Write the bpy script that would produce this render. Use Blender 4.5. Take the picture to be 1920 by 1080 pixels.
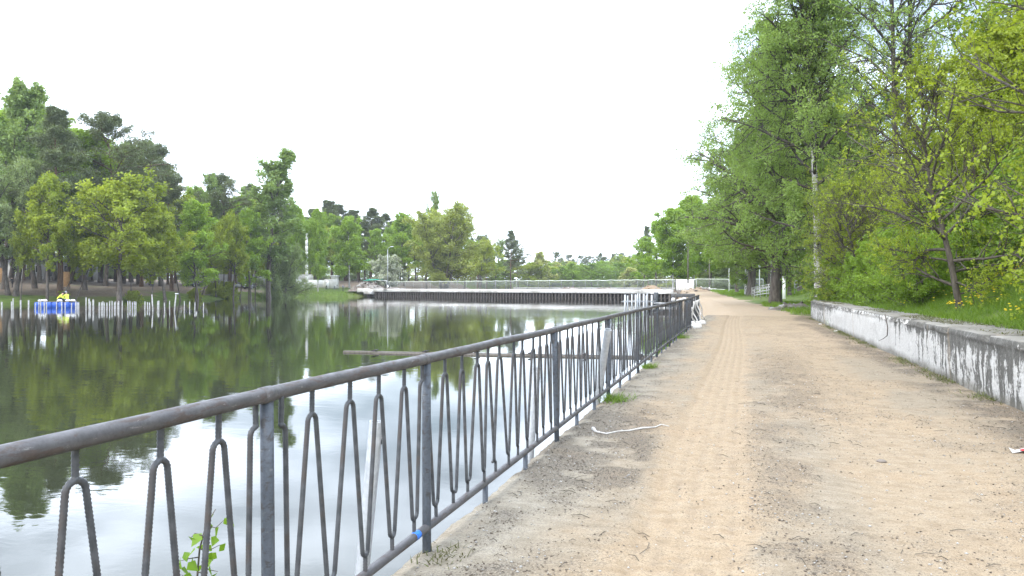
import bpy, math, random
import numpy as np
from mathutils import Vector, Matrix

random.seed(7)
RNG = np.random.default_rng(7)
for o in list(bpy.data.objects):
    bpy.data.objects.remove(o)
S = bpy.context.scene
COL = S.collection

# ------------------------------------------------------------------ camera
FPX, EYE, HZ = 1450.0, 1.543, 538.0           # focal length in photo pixels, eye height, horizon row
YAW = math.atan(428 / FPX)
CY, SY = math.cos(YAW), math.sin(YAW)
cd = bpy.data.cameras.new('camera')
cd.sensor_width = 36.0
cd.lens = FPX / 1920 * 36
cd.clip_end = 6000
cd.clip_start = 0.05
cam = bpy.data.objects.new('camera', cd)
COL.objects.link(cam)
cam.location = (0, 0, EYE)
cam.rotation_euler = (math.radians(90) - math.atan((540 - HZ) / FPX), 0, YAW)
S.camera = cam

# ------------------------------------------------------------------ sky, sun, exposure
SUN_EL, SUN_AZ = math.radians(46), math.radians(-160)      # azimuth clockwise from +Y
SKY_STRENGTH = 0.10
w = bpy.data.worlds.new('World')
S.world = w
w.use_nodes = True
wt = w.node_tree
wt.nodes.clear()
wo = wt.nodes.new('ShaderNodeOutputWorld')
bg = wt.nodes.new('ShaderNodeBackground')
sky = wt.nodes.new('ShaderNodeTexSky')
sky.sky_type = 'NISHITA'
sky.sun_disc = False
sky.sun_elevation = SUN_EL
sky.sun_rotation = SUN_AZ
sky.air_density = 1.0
sky.dust_density = 2.0
tc = wt.nodes.new('ShaderNodeTexCoord')
mp = wt.nodes.new('ShaderNodeMapping')
mp.inputs['Scale'].default_value = (1.0, 1.0, 2.6)
mp.inputs['Location'].default_value = (0.9, 0.25, 0.2)
cn = wt.nodes.new('ShaderNodeTexNoise')
cn.inputs['Scale'].default_value = 2.3
cn.inputs['Detail'].default_value = 4
cn.inputs['Roughness'].default_value = 0.55
cr = wt.nodes.new('ShaderNodeValToRGB')
cr.color_ramp.elements[0].position = 0.38
cr.color_ramp.elements[0].color = (0.13, 0.13, 0.13, 1)
cr.color_ramp.elements[1].position = 0.60
cr.color_ramp.elements[1].color = (1, 1, 1, 1)
mx = wt.nodes.new('ShaderNodeMix')
mx.data_type = 'RGBA'
mx.inputs[7].default_value = (22.5, 25.0, 29.0, 1)         # white cloud layer, same units as the sky
wt.links.new(tc.outputs['Generated'], mp.inputs['Vector'])
wt.links.new(mp.outputs['Vector'], cn.inputs['Vector'])
wt.links.new(cn.outputs['Fac'], cr.inputs['Fac'])
wt.links.new(cr.outputs['Color'], mx.inputs[0])
wt.links.new(sky.outputs['Color'], mx.inputs[6])
wt.links.new(mx.outputs[2], bg.inputs['Color'])
bg.inputs['Strength'].default_value = SKY_STRENGTH
wt.links.new(bg.outputs[0], wo.inputs[0])

sl = bpy.data.lights.new('sun', 'SUN')
sl.energy = 1.5
sl.angle = math.radians(22)
sl.color = (1.0, 0.93, 0.82)
sun = bpy.data.objects.new('sun', sl)
COL.objects.link(sun)
sdir = Vector((math.sin(SUN_AZ) * math.cos(SUN_EL), math.cos(SUN_AZ) * math.cos(SUN_EL), math.sin(SUN_EL)))
sun.rotation_euler = sdir.to_track_quat('Z', 'Y').to_euler()

S.view_settings.view_transform = 'Standard'
S.view_settings.look = 'None'
S.view_settings.exposure = 1.0
S.view_settings.gamma = 1.0
S.view_settings.use_curve_mapping = False

WATER = -0.76


# ------------------------------------------------------------------ helpers
def W(px, d):
    """world X, Y of a point seen in photo column px at depth d metres"""
    r = (px - 960) / FPX * d
    return (-d * SY + r * CY, d * CY + r * SY)


def ZY(y, d):
    """height of a point seen in photo row y at depth d"""
    return EYE + (HZ - y) / FPX * d


def vnoise(x, y, seed=0):
    xi = np.floor(x).astype(np.int64); yi = np.floor(y).astype(np.int64)
    xf = x - xi; yf = y - yi
    xf = xf * xf * (3 - 2 * xf); yf = yf * yf * (3 - 2 * yf)

    def h(a, b):
        n = (a * 374761393 + b * 668265263 + seed * 1442695041) & 0x7fffffff
        n = ((n ^ (n >> 13)) * 1274126177) & 0x7fffffff
        return ((n ^ (n >> 16)) & 0xffff) / 65535.0
    return (h(xi, yi) * (1 - xf) + h(xi + 1, yi) * xf) * (1 - yf) + (h(xi, yi + 1) * (1 - xf) + h(xi + 1, yi + 1) * xf) * yf


def fbm(x, y, seed=0, oct=4):
    s = 0; a = 0.5; t = 0
    for i in range(oct):
        s = s + a * vnoise(x * 2 ** i, y * 2 ** i, seed + i * 17); t += a; a *= 0.5
    return s / t


def sstep(a, b, x):
    t = np.clip((x - a) / (b - a), 0, 1)
    return t * t * (3 - 2 * t)


def link(o, parent=None):
    COL.objects.link(o)
    if parent is not None:
        o.parent = parent
    return o


def mesh_np(name, V, faces, mats=None, smooth=False, matidx=None):
    """faces: list of int arrays (M,k)"""
    V = np.asarray(V, dtype=np.float32)
    me = bpy.data.meshes.new(name)
    faces = [np.asarray(f, dtype=np.int32) for f in faces if len(f)]
    nl = sum(f.size for f in faces); nf = sum(len(f) for f in faces)
    me.vertices.add(len(V)); me.vertices.foreach_set('co', V.ravel())
    me.loops.add(nl); me.polygons.add(nf)
    me.loops.foreach_set('vertex_index', np.concatenate([f.ravel() for f in faces]))
    tot = np.concatenate([np.full(len(f), f.shape[1], dtype=np.int32) for f in faces])
    me.polygons.foreach_set('loop_start', np.concatenate([[0], np.cumsum(tot)[:-1]]).astype(np.int32))
    if smooth:
        me.polygons.foreach_set('use_smooth', np.ones(nf, dtype=bool))
    if matidx is not None:
        me.polygons.foreach_set('material_index', np.asarray(matidx, dtype=np.int32))
    me.update(calc_edges=True)
    for m in (mats or []):
        me.materials.append(m)
    return me


def fattr(me, name, vals, domain='POINT'):
    a = me.attributes.new(name, 'FLOAT', domain)
    a.data.foreach_set('value', np.asarray(vals, dtype=np.float32))


class MB:
    """collects shapes into one mesh"""
    def __init__(self):
        self.V = []; self.F = {}; self.n = 0

    def add(self, V, faces):
        V = np.asarray(V, dtype=float)
        for f in faces:
            f = np.atleast_2d(np.asarray(f, dtype=int))
            self.F.setdefault(f.shape[1], []).append(f + self.n)
        self.V.append(V); self.n += len(V)

    def box(self, c, s, rot=None, bevel=0.0, taper=1.0):
        hx, hy, hz = s[0] / 2, s[1] / 2, s[2] / 2
        if bevel <= 0:
            V = np.array([[sx * hx * (taper if sz > 0 else 1), sy * hy * (taper if sz > 0 else 1), sz * hz]
                          for sz in (-1, 1) for sy in (-1, 1) for sx in (-1, 1)], dtype=float)
            F = [[0, 2, 3, 1], [4, 5, 7, 6], [0, 1, 5, 4], [2, 6, 7, 3], [0, 4, 6, 2], [1, 3, 7, 5]]
        else:
            b = bevel; V = []; 
            prof = [(-hz, b), (-hz + b, 0), (hz - b, 0), (hz, b)]
            for z, ins in prof:
                k = taper if z > 0 else 1
                x, y = (hx - ins) * k, (hy - ins) * k
                V += [[-x + b * .5, -y, z], [x - b * .5, -y, z], [x, -y + b * .5, z], [x, y - b * .5, z], [x - b * .5, y, z], [-x + b * .5, y, z], [-x, y - b * .5, z], [-x, -y + b * .5, z]]
            V = np.array(V)
            F = []
            for r in range(3):
                for k in range(8):
                    F.append([r * 8 + k, r * 8 + (k + 1) % 8, (r + 1) * 8 + (k + 1) % 8, (r + 1) * 8 + k])
            self_f8 = [[7, 6, 5, 4, 3, 2, 1, 0], [24, 25, 26, 27, 28, 29, 30, 31]]
            if rot is not None:
                V = V @ np.array(rot).T
            self.add(V + np.array(c), [F, self_f8]); return self
        if rot is not None:
            V = V @ np.array(rot).T
        self.add(V + np.array(c), [F]); return self

    def tube(self, P, R, k=8, cap=True):
        P = np.asarray(P, dtype=float); n = len(P)
        R = np.broadcast_to(np.asarray(R, dtype=float), (n,))
        T = np.gradient(P, axis=0); T /= np.linalg.norm(T, axis=1)[:, None] + 1e-9
        up = np.array([0, 0, 1.0]) if abs(T[:, 2]).mean() < 0.9 else np.array([1.0, 0, 0])
        A = np.cross(T, up); A /= np.linalg.norm(A, axis=1)[:, None] + 1e-9
        for i in range(1, n):
            if np.dot(A[i], A[i - 1]) < 0: A[i] = -A[i]
        B = np.cross(T, A)
        th = np.arange(k) / k * 2 * np.pi
        V = P[:, None, :] + R[:, None, None] * (np.cos(th)[None, :, None] * A[:, None, :] + np.sin(th)[None, :, None] * B[:, None, :])
        idx = np.arange(n * k).reshape(n, k)
        q = np.stack([idx[:-1], np.roll(idx[:-1], -1, 1), np.roll(idx[1:], -1, 1), idx[1:]], -1).reshape(-1, 4)
        fs = [q]
        if cap:
            fs += [[list(idx[0][::-1])], [list(idx[-1])]]
        self.add(V.reshape(-1, 3), fs); return self

    def lathe(self, prof, c=(0, 0, 0), k=12):
        prof = np.array(prof, dtype=float); th = np.arange(k) / k * 2 * np.pi
        V = np.stack([prof[:, 0:1] * np.cos(th), prof[:, 0:1] * np.sin(th), np.repeat(prof[:, 1:2], k, 1)], -1)
        n = len(prof); idx = np.arange(n * k).reshape(n, k)
        q = np.stack([idx[:-1], np.roll(idx[:-1], -1, 1), np.roll(idx[1:], -1, 1), idx[1:]], -1).reshape(-1, 4)
        self.add(V.reshape(-1, 3) + np.array(c), [q, [list(idx[0][::-1])], [list(idx[-1])]]); return self

    def prism(self, pts, y0, y1, axis='y'):
        """extrude a 2-D outline (x,z) along y"""
        pts = np.array(pts, dtype=float); n = len(pts)
        V = np.concatenate([np.stack([pts[:, 0], np.full(n, y0), pts[:, 1]], 1), np.stack([pts[:, 0], np.full(n, y1), pts[:, 1]], 1)])
        q = [[i, (i + 1) % n, n + (i + 1) % n, n + i] for i in range(n)]
        self.add(V, [q, [list(range(n))[::-1]], [list(range(n, 2 * n))]]); return self

    def mesh(self, name, mat, smooth=False):
        V = np.concatenate(self.V)
        return mesh_np(name, V, [np.concatenate(f) for f in self.F.values()], [mat] if mat else None, smooth)

    def obj(self, name, mat, parent=None, smooth=False):
        return link(bpy.data.objects.new(name, self.mesh(name, mat, smooth)), parent)


def smooth_angle(o, deg=40):
    me = o.data
    me.polygons.foreach_set('use_smooth', np.ones(len(me.polygons), dtype=bool))
    try:
        me.set_sharp_from_angle(angle=math.radians(deg))
    except Exception:
        pass
    return o


def tag(o, label=None, cat=None, group=None, kind=None):
    if label: o['label'] = label
    if cat: o['category'] = cat
    if group: o['group'] = group
    if kind: o['kind'] = kind
    return o


def empty(name, loc=(0, 0, 0), rz=0, label=None, cat=None, group=None):
    o = bpy.data.objects.new(name, None)
    o.empty_display_size = 0.2
    o.location = loc; o.rotation_euler = (0, 0, rz)
    link(o)
    return tag(o, label, cat, group)


def share(name, me, parent, loc=(0, 0, 0), rot=(0, 0, 0), scale=(1, 1, 1)):
    o = bpy.data.objects.new(name, me)
    o.location = loc; o.rotation_euler = rot; o.scale = scale
    return link(o, parent)


# ------------------------------------------------------------------ materials
class N:
    def __init__(self, name):
        self.m = bpy.data.materials.new(name); self.m.use_nodes = True
        self.t = self.m.node_tree; self.t.nodes.clear()
        self.out = self.t.nodes.new('ShaderNodeOutputMaterial')

    def n(self, typ, **kw):
        nd = self.t.nodes.new(typ)
        for k, v in kw.items():
            if hasattr(nd, k) and k not in nd.inputs: setattr(nd, k, v)
            else: nd.inputs[k].default_value = v
        return nd

    def l(self, a, b): self.t.links.new(a, b)

    def coord(self, scale=(1, 1, 1), which='Object'):
        c = self.n('ShaderNodeTexCoord'); m = self.n('ShaderNodeMapping'); m.inputs['Scale'].default_value = scale
        self.l(c.outputs[which], m.inputs['Vector']); return m.outputs['Vector']

    def noise(self, vec, scale, detail=5, rough=0.55, dist=0.0):
        nd = self.n('ShaderNodeTexNoise'); nd.inputs['Scale'].default_value = scale; nd.inputs['Detail'].default_value = detail
        nd.inputs['Roughness'].default_value = rough; nd.inputs['Distortion'].default_value = dist
        self.l(vec, nd.inputs['Vector']); return nd.outputs['Fac']

    def ramp(self, fac, stops):
        r = self.n('ShaderNodeValToRGB'); e = r.color_ramp.elements
        while len(e) < len(stops): e.new(0.5)
        for i, (p, c) in enumerate(stops):
            e[i].position = p
            e[i].color = (*c, 1) if not isinstance(c, (int, float)) else (c, c, c, 1)
        self.l(fac, r.inputs['Fac']); return r.outputs['Color']

    def mix(self, fac, a, b, blend='MIX'):
        m = self.n('ShaderNodeMix'); m.data_type = 'RGBA'; m.blend_type = blend
        for s, v in ((0, fac), (6, a), (7, b)):
            if isinstance(v, (int, float)): m.inputs[s].default_value = v
            elif isinstance(v, tuple): m.inputs[s].default_value = (*v, 1)
            else: self.l(v, m.inputs[s])
        return m.outputs[2]

    def math(self, op, a, b=None, clamp=False):
        m = self.n('ShaderNodeMath'); m.operation = op; m.use_clamp = clamp
        for i, v in enumerate((a, b)):
            if v is None: continue
            if isinstance(v, (int, float)): m.inputs[i].default_value = v
            else: self.l(v, m.inputs[i])
        return m.outputs[0]

    def attr(self, name):
        a = self.n('ShaderNodeAttribute'); a.attribute_name = name; return a.outputs['Fac']

    def bump(self, h, strength=0.3, dist=0.02, normal=None):
        b = self.n('ShaderNodeBump'); b.inputs['Strength'].default_value = strength; b.inputs['Distance'].default_value = dist
        self.l(h, b.inputs['Height'])
        if normal is not None: self.l(normal, b.inputs['Normal'])
        return b.outputs['Normal']

    def pbr(self, color, rough=0.7, metal=0.0, spec=0.4, normal=None):
        p = self.n('ShaderNodeBsdfPrincipled')
        for k, v in (('Base Color', color), ('Roughness', rough), ('Metallic', metal), ('Specular IOR Level', spec)):
            if isinstance(v, (int, float)): p.inputs[k].default_value = v
            elif isinstance(v, tuple): p.inputs[k].default_value = (*v, 1)
            else: self.l(v, p.inputs[k])
        if normal is not None: self.l(normal, p.inputs['Normal'])
        self.l(p.outputs[0], self.out.inputs['Surface'])
        return p


def m_rough(name, c1, c2, scale=6, rough=0.75, metal=0.0, bump=0.3, dist=0.01, c3=None, stretch=(1, 1, 1), spec=0.35, lo=0.35, hi=0.65):
    k = N(name); v = k.coord(stretch); f = k.noise(v, scale, 6, 0.6)
    col = k.ramp(f, [(lo, c1), (hi, c2)])
    if c3 is not None:
        f2 = k.noise(v, scale * 0.31, 4, 0.6, 0.3)
        col = k.mix(k.ramp(f2, [(0.5, 0.0), (0.64, 1.0)]), col, c3)
    k.pbr(col, rough, metal, spec, k.bump(k.noise(v, scale * 3, 4), bump, dist))
    return k.m


def m_leaf(name, c1, c2, trans=0.35, rough=0.55, hv=0.0):
    k = N(name)
    t = k.attr('tint')
    oi = k.n('ShaderNodeObjectInfo')
    f = k.math('ADD', k.math('MULTIPLY', t, 0.8), k.math('MULTIPLY', oi.outputs['Random'], 0.2), True)
    col = k.mix(f, c1, c2)
    p = k.n('ShaderNodeBsdfPrincipled'); p.inputs['Roughness'].default_value = rough; p.inputs['Specular IOR Level'].default_value = 0.3
    k.l(col, p.inputs['Base Color'])
    tr = k.n('ShaderNodeBsdfTranslucent')
    k.l(k.mix(1.0, col, (1.15, 1.1, 0.55), 'MULTIPLY'), tr.inputs['Color'])
    ms = k.n('ShaderNodeMixShader'); ms.inputs[0].default_value = trans
    k.l(p.outputs[0], ms.inputs[1]); k.l(tr.outputs[0], ms.inputs[2]); k.l(ms.outputs[0], k.out.inputs['Surface'])
    return k.m


M = {}
M['steel_blue'] = m_rough('blue_grey_paint', (0.055, 0.068, 0.085), (0.095, 0.110, 0.130), 9, 0.5, 0, 0.25, 0.002, c3=(0.06, 0.05, 0.045))
def m_worn(name, c1, c2, rust, bare, rough=0.5):
    k = N(name); v = k.coord(); vl = k.coord((1, 0.25, 1))
    f = k.noise(v, 9, 6, 0.65); g = k.noise(vl, 26, 6, 0.7, 0.4); h = k.noise(v, 70, 4, 0.7)
    col = k.ramp(f, [(0.3, c1), (0.7, c2)])
    col = k.mix(k.ramp(g, [(0.54, 0.0), (0.60, 0.85)]), col, rust)
    col = k.mix(k.ramp(k.noise(vl, 40, 5, 0.75), [(0.62, 0.0), (0.66, 0.8)]), col, bare)
    col = k.mix(k.ramp(h, [(0.35, 0.35), (0.6, 0.0)]), col, (0.03, 0.028, 0.026))
    k.pbr(col, k.ramp(g, [(0.4, rough), (0.65, 0.8)]), 0, 0.45, k.bump(k.math('ADD', g, k.math('MULTIPLY', h, 0.5)), 0.45, 0.0018))
    return k.m


M['rail'] = m_worn('worn_rail_paint', (0.060, 0.058, 0.061), (0.106, 0.101, 0.104), (0.078, 0.058, 0.050), (0.19, 0.18, 0.17), 0.45)
M['steel_blue'] = m_worn('blue_grey_paint', (0.058, 0.069, 0.085), (0.090, 0.104, 0.124), (0.052, 0.047, 0.045), (0.14, 0.145, 0.15), 0.45)
M['rebar'] = m_rough('painted_rebar', (0.038, 0.041, 0.045), (0.082, 0.085, 0.090), 20, 0.5, 0, 0.25, 0.001, c3=(0.065, 0.055, 0.05))
M['galv'] = m_rough('galvanised_steel', (0.36, 0.38, 0.40), (0.54, 0.56, 0.58), 26, 0.42, 0.35, 0.1, 0.001, lo=0.3, hi=0.7)
M['tape_blue'] = m_rough('blue_tape', (0.02, 0.12, 0.5), (0.04, 0.2, 0.65), 30, 0.5)
M['concrete'] = m_rough('concrete', (0.30, 0.29, 0.27), (0.42, 0.41, 0.385), 5, 0.85, 0, 0.35, 0.01, c3=(0.20, 0.19, 0.175))
M['quay'] = m_rough('quay_concrete', (0.16, 0.155, 0.14), (0.30, 0.29, 0.265), 4, 0.9, 0, 0.5, 0.02, c3=(0.10, 0.095, 0.08))
M['white_conc'] = m_rough('pale_concrete', (0.50, 0.49, 0.475), (0.66, 0.65, 0.635), 0.9, 0.8, 0, 0.2, 0.02, c3=(0.40, 0.385, 0.36))
M['dark_steel'] = m_rough('rusty_sheet_pile', (0.022, 0.02, 0.022), (0.055, 0.045, 0.042), 1.5, 0.8, 0, 0.2, 0.02)
M['pile'] = m_rough('weathered_pile', (0.055, 0.048, 0.045), (0.135, 0.12, 0.112), 1.3, 0.8, 0, 0.2, 0.02)
M['white'] = m_rough('white_paint', (0.70, 0.70, 0.69), (0.80, 0.80, 0.79), 3, 0.6, 0, 0.1, 0.01)
M['offwhite'] = m_rough('off_white_plaster', (0.42, 0.41, 0.38), (0.56, 0.55, 0.52), 1.2, 0.8, 0, 0.2, 0.01)
M['greywall'] = m_rough('grey_plaster', (0.30, 0.30, 0.29), (0.42, 0.42, 0.40), 1.2, 0.85, 0, 0.2, 0.01)
M['roofing'] = m_rough('roofing', (0.07, 0.07, 0.075), (0.13, 0.13, 0.13), 3, 0.8)
M['dark'] = m_rough('dark_trim', (0.012, 0.012, 0.014), (0.03, 0.03, 0.032), 10, 0.6)
M['glass'] = m_rough('dark_glass', (0.02, 0.025, 0.03), (0.035, 0.04, 0.045), 2, 0.12, spec=0.5, bump=0)
M['wood'] = m_rough('weathered_wood', (0.06, 0.052, 0.044), (0.135, 0.12, 0.10), 3, 0.85, 0, 0.4, 0.01, stretch=(6, 6, 1))
M['ochre'] = m_rough('ochre_boards', (0.22, 0.13, 0.055), (0.34, 0.21, 0.10), 4, 0.8)
M['bark'] = m_rough('grey_brown_bark', (0.05, 0.042, 0.035), (0.13, 0.112, 0.095), 7, 0.9, 0, 0.8, 0.04, stretch=(1, 1, 0.25))
M['bark_pine'] = m_rough('pine_bark', (0.07, 0.048, 0.036), (0.17, 0.105, 0.065), 6, 0.9, 0, 0.8, 0.04, stretch=(1, 1, 0.3))
M['bark_twig'] = m_rough('twig_bark', (0.05, 0.043, 0.034), (0.115, 0.10, 0.08), 9, 0.85, 0, 0.6, 0.02, stretch=(1, 1, 0.3))
M['bark_limb'] = m_rough('dark_limb_bark', (0.035, 0.030, 0.026), (0.085, 0.075, 0.065), 9, 0.9, 0, 0.6, 0.02, stretch=(1, 1, 0.3))
M['skin'] = m_rough('skin', (0.42, 0.27, 0.2), (0.48, 0.31, 0.23), 20, 0.6)
M['hivis'] = m_rough('hi_vis_yellow', (0.55, 0.72, 0.06), (0.66, 0.80, 0.10), 12, 0.7)
M['cloth_dark'] = m_rough('dark_cloth', (0.014, 0.015, 0.018), (0.035, 0.035, 0.04), 12, 0.9)
M['cloth_white'] = m_rough('white_cloth', (0.6, 0.6, 0.6), (0.72, 0.72, 0.71), 12, 0.9)
M['cloth_grey'] = m_rough('grey_cloth', (0.12, 0.13, 0.15), (0.2, 0.21, 0.23), 12, 0.9)
M['cap_grey'] = m_rough('grey_cap', (0.2, 0.21, 0.23), (0.28, 0.29, 0.31), 12, 0.9)
M['raft'] = m_rough('blue_plastic', (0.012, 0.06, 0.32), (0.025, 0.10, 0.44), 5, 0.45)
M['green_tarp'] = m_rough('green_tarpaulin', (0.03, 0.28, 0.20), (0.05, 0.36, 0.27), 3, 0.7)
M['carwhite'] = m_rough('white_car_paint', (0.68, 0.68, 0.69), (0.72, 0.72, 0.73), 4, 0.25, spec=0.5, bump=0)
M['cardark'] = m_rough('dark_car_paint', (0.02, 0.022, 0.03), (0.03, 0.032, 0.04), 4, 0.25, spec=0.5, bump=0)
M['tyre'] = m_rough('tyre_rubber', (0.015, 0.015, 0.015), (0.03, 0.03, 0.03), 20, 0.85)
M['rubble'] = m_rough('rubble', (0.09, 0.074, 0.062), (0.20, 0.168, 0.140), 2.2, 0.9, 0, 0.5, 0.05, c3=(0.27, 0.255, 0.24))
M['sandheap'] = m_rough('heaped_sand', (0.20, 0.145, 0.095), (0.29, 0.22, 0.15), 2.5, 0.95, 0, 0.5, 0.05)
M['red'] = m_rough('red_print', (0.5, 0.02, 0.03), (0.6, 0.03, 0.04), 30, 0.5)
M['plastic_white'] = m_rough('thin_white_plastic', (0.42, 0.40, 0.37), (0.58, 0.57, 0.55), 20, 0.5)
M['stone'] = m_rough('stone', (0.12, 0.10, 0.085), (0.24, 0.21, 0.18), 20, 0.9)
M['yellow'] = m_rough('dandelion_yellow', (0.62, 0.44, 0.01), (0.75, 0.58, 0.02), 30, 0.7)
M['wire'] = m_rough('fence_wire', (0.26, 0.28, 0.27), (0.36, 0.38, 0.37), 5, 0.6, 0.2)
M['tape'] = m_rough('pale_barrier_tape', (0.62, 0.68, 0.58), (0.74, 0.78, 0.70), 2, 0.6)
M['post_grey'] = m_rough('weathered_grey_post', (0.17, 0.17, 0.165), (0.36, 0.36, 0.35), 4, 0.7, 0, 0.3, 0.01, c3=(0.13, 0.12, 0.105))
M['lampglass'] = m_rough('frosted_lamp_glass', (0.6, 0.62, 0.62), (0.7, 0.71, 0.71), 5, 0.3)

# birch bark: white with dark horizontal scars
k = N('birch_bark'); v = k.coord((2.0, 2.0, 9.0)); f = k.noise(v, 1.6, 5, 0.6)
v2 = k.coord((1, 1, 0.5)); f2 = k.noise(v2, 1.1, 4, 0.6)
c = k.ramp(f, [(0.40, (0.03, 0.028, 0.026)), (0.48, (0.46, 0.44, 0.42)), (0.7, (0.60, 0.58, 0.56))])
c = k.mix(k.ramp(f2, [(0.52, 0.0), (0.62, 1.0)]), c, (0.07, 0.062, 0.055))
k.pbr(c, 0.75, 0, 0.3, k.bump(f, 0.4, 0.02)); M['bark_birch'] = k.m

# foliage
M['lf_maple'] = m_leaf('young_maple_leaves', (0.185, 0.265, 0.030), (0.360, 0.430, 0.055), 0.5)
M['lf_oak'] = m_leaf('fresh_green_leaves', (0.172, 0.243, 0.031), (0.380, 0.446, 0.057), 0.48)
M['lf_tall'] = m_leaf('mid_green_leaves', (0.155, 0.243, 0.077), (0.287, 0.390, 0.138), 0.46)
M['lf_light'] = m_leaf('light_green_leaves', (0.155, 0.271, 0.035), (0.305, 0.441, 0.066), 0.5)
M['lf_birch'] = m_leaf('birch_leaves', (0.160, 0.265, 0.070), (0.300, 0.415, 0.120), 0.52)
M['lf_willow'] = m_leaf('grey_green_leaves', (0.172, 0.243, 0.105), (0.305, 0.384, 0.182), 0.42)
M['lf_pine'] = m_leaf('pine_needles', (0.097, 0.133, 0.070), (0.214, 0.260, 0.133), 0.25)
M['lf_multi'] = m_leaf('thin_olive_leaves', (0.213, 0.266, 0.068), (0.368, 0.424, 0.110), 0.45)
M['lf_pale'] = m_leaf('pale_yellow_green_leaves', (0.299, 0.339, 0.121), (0.483, 0.508, 0.193), 0.45)
M['lf_blossom'] = m_leaf('white_blossom', (0.10, 0.15, 0.05), (0.62, 0.64, 0.56), 0.3)
M['lf_shrub'] = m_leaf('shrub_leaves', (0.120, 0.215, 0.028), (0.260, 0.385, 0.055), 0.48)
M['lf_sapling'] = m_leaf('sapling_leaves', (0.11, 0.215, 0.018), (0.20, 0.33, 0.035), 0.45)
M['grass'] = m_leaf('grass_blades', (0.085, 0.160, 0.020), (0.190, 0.290, 0.036), 0.42)
M['drygrass'] = m_leaf('dry_weeds', (0.085, 0.070, 0.045), (0.120, 0.150, 0.040), 0.3)

# ------------------------------------------------------------------ lake outline and ground
SHORE = [(-1.82, -60), (-1.82, 42), (-3.2, 65), (-6.5, 95), (-10.6, 135.4), (-86.2, 171.6)]
SHORE += [W(*p) for p in ((672, 186), (610, 184), (560, 180), (500, 165), (430, 150), (380, 141), (330, 133), (240, 124), (150, 118), (60, 113), (0, 110), (-120, 105), (-260, 99), (-480, 92), (-800, 84))]
SHORE += [(-130, -60)]
SH = np.array(SHORE)


def lake_sd(x, y):
    """signed distance to the shoreline, positive on land"""
    d = np.full(x.shape, 1e9); inside = np.zeros(x.shape, dtype=bool)
    n = len(SH)
    for i in range(n):
        ax, ay = SH[i]; bx, by = SH[(i + 1) % n]
        ex, ey = bx - ax, by - ay
        t = np.clip(((x - ax) * ex + (y - ay) * ey) / (ex * ex + ey * ey), 0, 1)
        d = np.minimum(d, np.hypot(x - ax - t * ex, y - ay - t * ey))
        cond = ((ay > y) != (by > y)) & (x < (bx - ax) * (y - ay) / (by - ay + 1e-12) + ax)
        inside ^= cond
    return np.where(inside, -d, d)


ROAD_Y = [40, 44, 60, 80, 100, 125, 145, 170]
ROAD_X = [0.6, 0.5, -0.9, -2.6, -4.6, -7.2, -9.3, -12]


def ground_z(x, y):
    x = np.asarray(x, dtype=float); y = np.asarray(y, dtype=float)
    sd = lake_sd(x, y)
    s = np.maximum(sd, 0)
    nz = fbm(x * 0.12, y * 0.12, 3)
    zl = -0.95 + 1.35 * (1 - np.exp(-s / 3.5)) + 0.055 * np.minimum(s, 55) + (nz - 0.5) * 0.7 * sstep(0, 8, s)
    base = np.interp(y, [0, 42.6, 44.2, 60, 90, 120, 135, 400], [-0.12, -0.12, 0.0, 0.12, 0.42, 0.85, 1.05, 1.3])
    xs = np.interp(y, [0, 40.4, 46, 60, 90, 120, 300], [3.35, 3.35, 4.2, 5.0, 6.0, 8.0, 20])
    u = x - xs
    rise = np.interp(y, [0, 40, 45, 60], [0.86, 0.86, 0.5, 0.3])
    hill = rise * sstep(0.0, 0.85, u) + 0.40 * np.maximum(0, u - 0.8) + (nz - 0.5) * 0.5 * sstep(0.8, 5, u)
    hill = 12 * (1 - np.exp(-np.maximum(hill, 0) / 12))
    zr = base + hill + (fbm(x * 0.6, y * 0.6, 9) - 0.5) * 0.16 * sstep(44.5, 50, y) * (0.3 + 0.7 * sstep(2, 4, np.abs(x - np.interp(y, ROAD_Y, ROAD_X))))
    zr = np.where(y > 43, -0.95 + (zr + 0.95) * sstep(-0.2, 1.6, sd), zr)
    wr = sstep(-32, -14, x + 0.1 * np.maximum(0, y - 135))
    wr = np.where(y < 133, (x > -40).astype(float), wr)
    z = zl * (1 - wr) + zr * wr
    z = np.where(sd < 0, -0.95 - np.minimum(1.8, 0.5 * -sd), z)
    # low ground downstream of the dam
    tn = (x + 11.0) * 0.433 + (y - 134.0) * 0.901
    ts = (x + 11.0) * -0.901 + (y - 134.0) * 0.433
    wd = sstep(1.0, 8.0, tn) * sstep(-16, -4, ts + 0.15 * np.maximum(tn, 0)) * sstep(96, 84, ts - 0.5 * np.maximum(tn, 0))
    z = z * (1 - wd) + wd * np.minimum(z, 0.75 - 0.012 * np.clip(tn, 0, 150))
    far = sstep(320, 900, np.hypot(x, y))
    return z + far * 7


def gz(x, y):
    return float(ground_z(np.array([x]), np.array([y]))[0])


def gridlines(segs):
    out = []
    for a, b, st in segs:
        out += list(np.arange(a, b, st))
    return np.array(out + [segs[-1][1]])


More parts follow.
